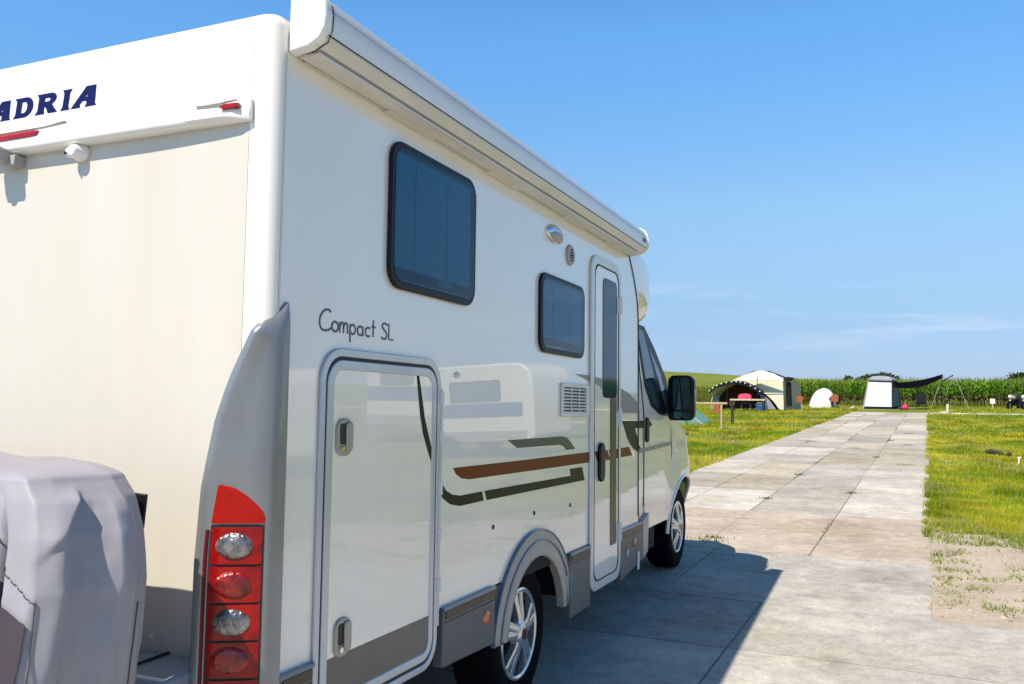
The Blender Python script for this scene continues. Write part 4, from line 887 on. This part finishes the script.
fw_ = MB(); rows = [[(arch_[i][0], -.02, arch_[i][1]), (on[i].x, 0, on[i].y), (on[i].x, .03, on[i].y), (arch_[i][0], .01, arch_[i][1])] for i in range(n)]
fw_.loft(rows).build('front_wall', 'canvas', t, smooth=0)
rf = MB(); rows = []
for i in range(n-3): rows.append([(on[i].x, .03, on[i].y), (on[i].x*.97+.05, 1.6, on[i].y*1.03), (on[i].x*.9+.1, 3.4, on[i].y*.85), (on[i].x*.9+.1, 3.4, on[i].y*.85-.02), (on[i].x, .03, on[i].y-.03)])
rf.loft(rows).build('roof', 'canvaswhite', t, smooth=60)
MB().loft([[(T(-10.2, 0)[0], 2.3, 2.14), (T(-9.75, 0)[0], 2.3, 2.36), (T(-8.8, 0)[0], 2.3, 2.36), (T(-7.7, 0)[0], 2.3, 1.93)], [(T(-10.2, 0)[0], 3.6, 2.0), (T(-9.75, 0)[0], 3.6, 2.2), (T(-8.8, 0)[0], 3.6, 2.2), (T(-7.7, 0)[0], 3.6, 1.8)]], False, False).build('rear_roof', 'canvasdark', t)
MB().loft([[(T(-7.63, 0)[0], .05, z) for z in (.02, 1.0, 1.88)], [(T(-7.28, 0)[0], 1.3, z) for z in (.02, .95, 1.95)], [(T(-6.95, 0)[0], 2.4, z) for z in (.02, .9, 1.5)]], False, False).build('side_wall', 'canvasbeige', t)
sd = MB(); sd.prism([(.30, .25), (.95, .25), (.85, 1.62), (.32, 1.66)], T(-7.4, 0)[0]-.005, T(-7.4, 0)[0]+.11); sd.build('side_window', 'canvasdark', t)
MB().prism([(T(-7.62, 0)[0], 1.88), (T(-7.40, 0)[0], 1.97), (T(-7.12, 0)[0], 1.9), (T(-7.30, 0)[0], 1.72)], .1, .9, 'y').build('side_hood', 'canvasdark', t)
MB().prism([T(-11.8, .02), T(-11.6, .9), T(-10.9, 1.5), T(-10.2, 1.6), T(-9.5, 1.55), T(-9.5, .02)], 1.5, 1.53, 'y').build('inner_wall', 'canvasbrown', t)
MB().prism([T(-9.49, .02), T(-9.49, 1.55), T(-8.9, 1.2), T(-8.2, .6), T(-7.9, .02)], 1.3, 1.33, 'y').build('inner_curtain', 'canvasdark', t)
MB().prism([T(-8.75, .02), T(-8.35, .02), T(-8.05, .04), T(-8.45, .62), T(-9.0, 1.08), T(-9.2, 1.2), T(-8.95, .8)], .06, .09, 'y').build('porch_flap', 'canvasgrey', t)
MB().prism([T(-11.83, .02), T(-11.40, .02), T(-11.36, .5), T(-11.5, 1.0), T(-11.68, .8)], -.04, -.01, 'y').build('porch_wing', 'canvasgrey', t)
vz = MB(); va = catmull([T(-11.85, 1.12), T(-11.45, 1.42), T(-10.9, 1.63), T(-10.3, 1.70), T(-9.8, 1.64), T(-9.2, 1.36), T(-8.75, 1.06)], 6)
vz.loft([[(a, -.65, b), (a, -.02, b+.05), (a, -.02, b+.03), (a, -.63, b-.17)] for a, b in va]).build('visor', 'canvasdark', t)
for i in range(1, len(va)-1, 3):
    a, b = va[i]; MB().prism([(a-.04, b+.03), (a+.04, b+.03), (a+.03, b-.03), (a, b-.05), (a-.03, b-.03)], -.68, -.66, 'y').build('scallop', 'canvaswhite', t)
for a, z in ((-10.75, 1.5), (-9.0, 1.95)): MB().tube([(a+9.7, -.7, 0), (a+9.7, -.68, z)], .022, 6).build('pole', 'dark', t)
MB().tube([T(-10.3, 0)[:1]+(-.72, 1.80), T(-7.7, 0)[:1]+(-.6, 1.78)], .02, 6).build('ridge_pole', 'grey', t)
MB().prism([T(-10.4, 1.78), T(-9.1, 2.26), T(-7.75, 1.80), T(-7.85, 1.77), T(-10.3, 1.75)], -.55, -.5, 'y').build('roof_apron', 'canvaswhite', t)
# camp table and chair in front
t = thing('camp_table', 'pale wooden table in front of the arched tent', 'table', (-9.2, 50.5, 0))
MB().box(-.97, .97, -.3, .3, .62, .70).build('table_top', 'woodpale', t)
for a in (-.85, .85):
    for b in (-.25, .25): MB().box(a-.03, a+.03, b-.03, b+.03, -.03, .62).build('leg', 'dark', t)
t = thing('camp_chair', 'dark camping chair with bright pink cloth over its back at the arched tent', 'chair', (-9.5, 51.4, 0))
MB().box(-.28, .28, -.25, .25, .38, .43).build('seat', 'canvasdark', t)
MB().prism([(-.28, .42), (.28, .42), (.28, 1.0), (-.28, 1.0)], -.28, -.25, 'y').build('backrest', 'canvasdark', t)
ch = MB(); ch.loft([[(-.37+.74*k/14, -.31-.02*math.sin(k*1.7)-.04*j, 1.00-.09*j**1.1-.12*abs(k/7-1)**3+.01*math.sin(k*2)) for k in range(15)] for j in range(4)], False, False); ch.loft([[(-.37+.74*k/14, -.31+.11*j, 1.00+.005-.12*abs(k/7-1)**3) for k in range(15)] for j in (0, 1)], False, False); ch.build('draped_cloth', 'pink', t)
for a in (-.25, .25):
    MB().tube([(a, -.24, -.03), (a, .22, .40)], .015, 6).build('leg', 'polewhite', t); MB().tube([(a, .24, -.03), (a, -.22, .40)], .015, 6).build('leg', 'polewhite', t)
t = thing('cool_box', 'blue cool box on the grass inside the arched porch', 'cool box', (-8.75, 52.2, 0))
MB().box(-.3, .3, -.2, .2, -.03, .33).build('box', 'bluep', t, bevel=.03); MB().box(-.31, .31, -.21, .21, .33, .40).build('lid', 'bluep', t, bevel=.02)
MB().tube([(-.29, -.22, .30), (-.2, -.24, .45), (.2, -.24, .45), (.29, -.22, .30)], .015, 6).build('handle', 'grey', t)
# rail with sign, nearer
t = thing('wooden_rail', 'weathered wooden rail on posts with orange-brown plate, seen beyond the door mirror', 'rail', (-6.3, 29.7, 0))
MB().box(-1.9, .2, -.05, .05, .86, .935).build('rail', 'wood', t, bevel=.01)
MB().box(-.035, .035, -.04, .04, -.04, .86).build('post', 'wood', t, bevel=.008); MB().box(-1.75, -1.68, -.04, .04, -.04, .86).build('post', 'wood', t, bevel=.008)
MB().prism([(-.24, .855), (-.05, .86), (-.04, .53), (-.16, .56), (-.26, .62)], -.09, -.06, 'y').build('plate', 'woodred', t, bevel=.005)
t = thing('hookup_post', 'thin dark wooden post behind the weathered rail', 'post', (-6.9, 34.5, 0))
MB().box(-.05, .05, -.05, .05, -.04, .78).build('post', 'wooddark', t); MB().prism([(-.09, .70), (.09, .70), (.11, .86), (0, .92), (-.11, .86)], -.08, .08, 'y').build('cap', 'wooddark', t)
t = thing('pitch_marker', 'orange-brown pitch marker board on a thin post between arched tent and white dome', 'marker', (-6.55, 52, 0))
MB().box(.04, .10, -.03, .03, -.04, .78).build('post', 'wood', t); MB().prism([(-.20, .52), (.12, .50), (.16, .84), (-.12, .90), (-.22, .75)], -.07, -.04, 'y').build('board', 'woodred', t)
t = thing('hookup_cabinet', 'brown hookup cabinet with orange top beside the white dome tent', 'cabinet', (-5.32, 59, 0))
MB().prism([(-.26, .42), (.20, .42), (.22, .75), (.1, .86), (-.16, .86), (-.26, .75)], -.2, .2, 'y').build('cabinet', 'woodred', t, bevel=.02)
for a in (-.17, .14): MB().box(a-.05, a+.05, -.08, .08, -.04, .42).build('leg', 'wooddark', t)
MB().prism([(-.34, .5), (-.27, .5), (-.27, .72), (-.34, .68)], -.12, .12, 'y').build('side_box', 'dark', t)
# white dome tent
t = thing('dome_tent', 'small white dome tent with arched door beside the brown cabinet', 'tent', (-6.15, 59.9, 0))
rows = []
for k in range(15):
    q = k/14; z = 1.32*q; w = math.sqrt(max(0, 1-q**1.9)); rows.append([(.83*w*math.copysign(abs(math.cos(a))**.8, math.cos(a))+.12*(q-.4), .8*w*math.copysign(abs(math.sin(a))**.8, math.sin(a)), z-.03) for a in [2*math.pi*j/28 for j in range(28)]])
MB().loft(rows, True, True).build('fly', 'domewhite', t, smooth=60)
def dome_pt(a, q, off=.015):
    w = math.sqrt(max(0, 1-q**1.9))+off; return (.83*w*math.copysign(abs(math.cos(a))**.8, math.cos(a))+.12*(q-.4), .8*w*math.copysign(abs(math.sin(a))**.8, math.sin(a)), 1.32*q-.03)
MB().tube([dome_pt(-2.3+1.5*k/16, .66*math.sin(math.pi*k/16)**.5+.02) for k in range(17)], .014, 5).build('door_zip', 'canvasgrey', t)
MB().tube([dome_pt(-1.57, q) for q in np.linspace(.55, .97, 8)], .012, 5).build('pole_sleeve', 'canvasgrey', t)
MB().prism([(-.98, -.03), (-.62, -.03), (-.78, .12)], -.5, -.3, 'y').build('corner_flap', 'canvasdark', t)
tag(MB().tube([(-5.0, 58.6, 0), (-4.4, 58.4, .03), (-4.15, 58.3, .14)], .035, 6).build('plank', 'signwhite'), 'short pale plank lying in the grass right of the brown cabinet', 'plank')
# white drive-away tent
t = thing('cabin_tent', 'upright white tent with grey roof at the far end of the road', 'tent', (-2.7, 59.4, 0))
A = [(-.97, -.2, -.03), (.68, -.35, -.03), (1.15, 1.5, -.03), (-.6, 1.9, -.03)]; B = [(-.66, -.05, 1.75), (.70, -.12, 1.69), (.95, 1.4, 1.66), (-.45, 1.7, 1.75)]
lerp = lambda a, b, q: tuple(a[i]+(b[i]-a[i])*q for i in range(3))
for (i, j, nm, mm) in ((0, 1, 'front_panel', 'tentwhite'), (1, 2, 'side_panel', 'canvasgrey'), (2, 3, 'back_panel', 'tentwhite'), (3, 0, 'side_panel', 'tentwhite')):
    MB().loft([[lerp(lerp(A[i], B[i], q), lerp(A[j], B[j], q), k/8) if not nm == 'front_panel' else tuple(Vector(lerp(lerp(A[i], B[i], q), lerp(A[j], B[j], q), k/8))+Vector((0, .05*math.sin(math.pi*k/8)*math.sin(math.pi*q), 0))) for k in range(9)] for q in (.10, .3, .5, .7, .9, 1)], False, False).build(nm, mm, t, smooth=60)
    MB().loft([[lerp(A[i], A[j], k/4) for k in range(5)], [lerp(lerp(A[i], B[i], .10), lerp(A[j], B[j], .10), k/4) for k in range(5)]], False, False).build('mud_flap', 'canvasdark', t)
rows = [[Vector(B[0]), Vector(B[1]), Vector(B[2]), Vector(B[3])], [Vector(q)+Vector((0, 0, .13)) for q in B], [Vector(q)*.75+Vector((.05, .2, .72)) for q in B], [Vector(q)*.3+Vector((.1, .5, 1.55)) for q in B]]
MB().loft(rows).build('roof', 'canvasgrey', t, smooth=0)
MB().tube([B[0], B[1], B[2]], .05, 6).build('roof_edge', 'canvasdark', t)
for i in range(3): MB().tube([A[i], B[i]], .03, 6).build('corner_pole', 'canvasdark' if i else 'polewhite', t)
MB().tube([(-1.05, -.3, 0), B[0]], .012, 5).build('guy_line', 'polewhite', t)
MB().prism([(.35, .05), (.8, .05), (.76, .72)], .70, .78, 'x').build('side_pocket', 'tentwhite', t)
# black tarp on poles
t = thing('tarp', 'black tarp canopy stretched from the white tent to pale poles', 'tarp', (.2, 59, 0))
rows = []
for k in range(13):
    q = k/12; x = -2.1+q*2.75; zt = 1.62+.42*q+.10*q*q-.10*math.sin(math.pi*q); zb = 1.36+.10*q+.46*q*q-.18*math.sin(math.pi*q); rows.append([(x, -.9+.1*q, zb), (x, -.2, (zb+zt)/2-.05), (x, .9, zt), (x, .9, zt+.015), (x, -.2, (zb+zt)/2-.035), (x, -.9+.1*q, zb+.015)])
MB().loft(rows).build('canopy', 'tarp', t, smooth=60)
MB().tube([(.62, -.6, 1.72), (.95, -.3, 1.93), (1.2, 0, 2.08)], .03, 5).build('corner_strap', 'tarp', t)
for pts, nm in (([(.66, .6, -.03), (.62, .5, 2.06)], 'pole'), ([(1.22, 0, 2.12), (.62, .8, .3)], 'pole'), ([(.60, -.2, 2.0), (-.08, -1.2, -.02)], 'guy_line'), ([(1.25, 0, 2.12), (2.0, -1.2, -.02)], 'guy_line')):
    MB().tube(pts, .015 if nm == 'pole' else .009, 6).build(nm, 'polewhite', t)
t = thing('duffel_bag', 'pink bag on the grass at the foot of the white tent', 'bag', (-1.25, 58, 0))
MB().ball((0, 0, .13), .18, .2, .17).build('bag', 'pink', t); MB().ball((-.26, .05, .07), .13, .13, .10).build('side_pouch', mat('purple_fabric', (.07, .02, .10), .8), t)
MB().tube([(-.10, 0, .26), (0, 0, .38), (.10, 0, .26)], .02, 6).build('strap', 'pink', t)
t = thing('folding_chair', 'dark low camping seat in the shade beneath the black tarp', 'chair', (-.4, 61.5, 0))
MB().box(-.3, .3, -.3, .3, .28, .34).build('seat', 'tarp', t); MB().prism([(.1, .3), (.3, .28), (.42, .95), (.3, .98)], -.3, .3, 'x').build('backrest', 'canvasdark', t)
for a in (-.27, .27):
    for b in (-.25, .25): MB().tube([(a, b, -.03), (a, b, .3)], .02, 6).build('leg', 'dark', t)
# bollard, sign, motorcycles, log
t = thing('tap_post', 'white tap post at the corner where road and side path meet', 'post', (.95, 52.6, 0))
MB().box(-.045, .045, -.045, .045, -.04, .46).build('post', 'signwhite', t, bevel=.01); MB().box(-.38, -.06, -.12, .12, -.03, .06).build('drain_slab', 'signwhite', t); MB().tube([(0, -.05, .36), (0, -.12, .36), (0, -.14, .30)], .016, 6).build('tap', 'chrome', t)
t = thing('small_sign', 'small white square sign on a peg before the corn', 'sign', (3.52, 60, 0))
MB().box(-.13, .13, -.02, .0, .36, .66).build('board', 'signwhite', t, bevel=.01); MB().box(-.025, .025, 0, .04, -.04, .40).build('peg', 'woodpale', t)
def moto(loc, rz, label, seatc):
    t = thing('motorcycle', label, 'motorcycle', loc, rz, 'motorcycles parked by the corn')
    for y in (-.62, .66):
        w = MB().lathe([(.19, -.05), (.28, -.05), (.30, 0), (.28, .05), (.19, .05)], (0, y, .27), 'x', 24, True).build('wheel', 'tyre', t); MB().lathe([(.001, -.03), (.19, -.02), (.19, .02), (.001, .03)], (0, y, .27), 'x', 18).build('rim', 'grey', w)
    MB().prism([(-.45, .55), (-.3, .28), (.3, .28), (.48, .62), (.2, .66), (-.3, .62)], -.12, .12).build('engine', 'dark', t, bevel=.03)
    MB().ball((0, .22, .74), .16, .30, .14).build('tank', seatc, t); MB().prism([(-.75, .78), (-.7, .70), (0, .68), (.02, .76), (-.4, .80)], -.13, .13).build('seat', 'blackm', t, bevel=.03)
    MB().tube([(0, .66, .27), (0, .5, .82)], .045, 6).build('fork', 'polewhite', t); MB().tube([(-.35, .38, .95), (-.12, .48, .90), (.12, .48, .90), (.35, .38, .95)], .022, 6).build('handlebar', 'dark', t)
    MB().ball((0, .58, .82), .11, .09, .11).build('headlamp', 'signwhite', t); MB().box(-.3, -.14, -.7, -.25, .42, .72).build('pannier', 'dark', t, bevel=.03); MB().box(.14, .3, -.7, -.25, .42, .72).build('pannier', 'dark', t, bevel=.03)
    MB().tube([(.14, -.1, .3), (.18, -.75, .33)], .045, 8).build('exhaust', 'chrome', t)
moto((4.72, 60.6, -.03), R(152), 'dark motorcycle with pale pink tank, left of two at the corn edge', mat('pale_pink_paint', (.55, .33, .30), .3)); moto((5.25, 60.2, -.03), R(165), 'dark motorcycle with grey tank, cut by the right picture edge', 'grey')
lg = MB(); lg.tube([(1.16, 22.3, .03), (1.25, 22.15, .055), (1.36, 21.85, .05), (1.44, 21.6, .03)], [.04, .055, .05, .03], 9); lg.tube([(1.50, 21.5, .02), (1.54, 21.35, .06), (1.53, 21.25, .09)], [.03, .045, .03], 8)
tag(lg.build('driftwood', 'wooddark'), 'dark broken branch lying on the lawn right of the road', 'branch')
st = thing('tent_peg', 'pale short peg standing in the lawn near the dark branch', 'peg', (1.56, 19.6, 0)); MB().tube([(0, 0, -.03), (.02, 0, .12)], .014, 6).build('shaft', 'signwhite', st); MB().tube([(-.01, 0, .12), (.05, 0, .13)], .012, 6).build('hook', 'signwhite', st)
# low green tent near the mirror
t = thing('ridge_tent', 'low green tent half hidden behind the door mirror', 'tent', (-8.75, 33.5, 0))
MB().loft([[(-1.0, 0, -.03), (-.15, 0, .80), (.95, 0, -.03)], [(-1.0, 2.4, -.03), (-.2, 2.4, .72), (.8, 2.4, -.03)]]).build('fly', 'greentent', t, smooth=0)
MB().tube([(.97, -.02, 0), (-.15, -.02, .81), (-1.02, -.02, 0)], .016, 5).build('edge_piping', 'polewhite', t); MB().tube([(.35, -.03, 0), (-.15, -.03, .78)], .014, 5).build('door_zip', 'canvasdark', t)
MB().tube([(-.15, 0, .82), (1.15, -.9, 0)], .006, 5).build('guy_line', 'polewhite', t)

# ------------------------------------------------------------------ far trees
def tree(x, y, w, h, z0, label, seed):
    r = np.random.default_rng(seed); t = thing('tree', label, 'tree', (x, y, z0), 0, 'far trees on the horizon')
    tr = MB(); tr.tube([(0, 0, -.5), (.1, 0, h*.35), (0, .1, h*.7)], [.35, .28, .08], 8)
    for k in range(5): a = r.uniform(0, 6.28); tr.tube([(0, 0, h*.3), (math.cos(a)*w*.25, math.sin(a)*w*.25, h*.65)], [.16, .05], 6)
    tr.build('trunk', 'wooddark', t)
    n = 2600; cl = r.normal(0, 1, (16, 3))*[w*.22, w*.18, h*.16]+[0, 0, h*.58]; c = cl[r.integers(0, 16, n)]+r.normal(0, 1, (n, 3))*[w*.10, w*.10, h*.09]
    c[:, 2] = np.clip(c[:, 2], h*.12, h*1.02); d1 = r.normal(0, 1, (n, 3))*.34; d2 = r.normal(0, 1, (n, 3))*.34; v = np.stack([c-d1, c+d1, c+d2], 1).reshape(-1, 3)
    o = raw('crown', v, 0, np.array([.035, .062, .022])*r.uniform(.6, 1.6, (n, 1)), 'leaf'); o.parent = t
tree(-22.9, 300, 4.4, 4.0, 0, 'small rounded dark tree, leftmost of three above the corn', 1); tree(-18.0, 300, 5.4, 4.4, 0, 'middle dark tree of three above the corn', 2); tree(-12.8, 300, 8.5, 5.0, 0, 'widest dark tree, just left of the white tent roof', 3)
tree(26.5, 300, 7, 5.4, 0, 'dark tree above the corn at the right picture edge', 4)

# ------------------------------------------------------------------ vehicles parked across the lawn, mirrored in the motorhome's side
def caravan(loc, rz, label, stripe):
    t = thing('parked_caravan', label, 'caravan', loc, rz, 'caravans parked across the lawn')
    MB().prism(rrect(-2.6, .45, 2.6, 2.6, (.5, .35, .15, .2)), -1.1, 1.1).build('body', 'white', t, bevel=.06)
    MB().box(-1.118, -1.102, -2.55, 2.3, 1.15, 1.52).build('stripe', stripe, t); MB().box(-1.118, -1.102, -2.5, 2.4, .55, .75).build('skirt', 'grey', t)
    for y0, y1 in ((-2.1, -1.0), (.2, 1.7)):
        w = MB().ring(rrect(y0, 1.58, y1, 2.15, .08), rrect(y0+.05, 1.63, y1-.05, 2.10, .06), -1.13, -1.1).build('window', 'blackp', t); MB().prism(rrect(y0+.04, 1.62, y1-.04, 2.11, .06), -1.122, -1.118).build('pane', 'acrylic', w)
    MB().ring(rrect(-.7, .5, -.05, 2.3, .08), rrect(-.66, .54, -.09, 2.26, .06), -1.12, -1.1).build('door', 'frame', t)
    for x in (-1.05, 1.05): MB().lathe([(.001, 0), (.2, .0), (.32, .02), (.33, .1), (.33, .2), (.1, .2)], (x-.1, .1, .33), 'x', 28).build('wheel', 'tyre', t)
    MB().tube([(0, 2.6, .5), (0, 3.7, .5)], .05, 8).build('drawbar', 'dark', t)
caravan((6.6, 21.5, -.03), R(97), 'white caravan with blue stripe standing on the lawn right of the view', 'stripeblue')
caravan((10.6, 16.0, -.03), R(118), 'white caravan with grey stripe standing on the lawn nearest the camera', 'grey')
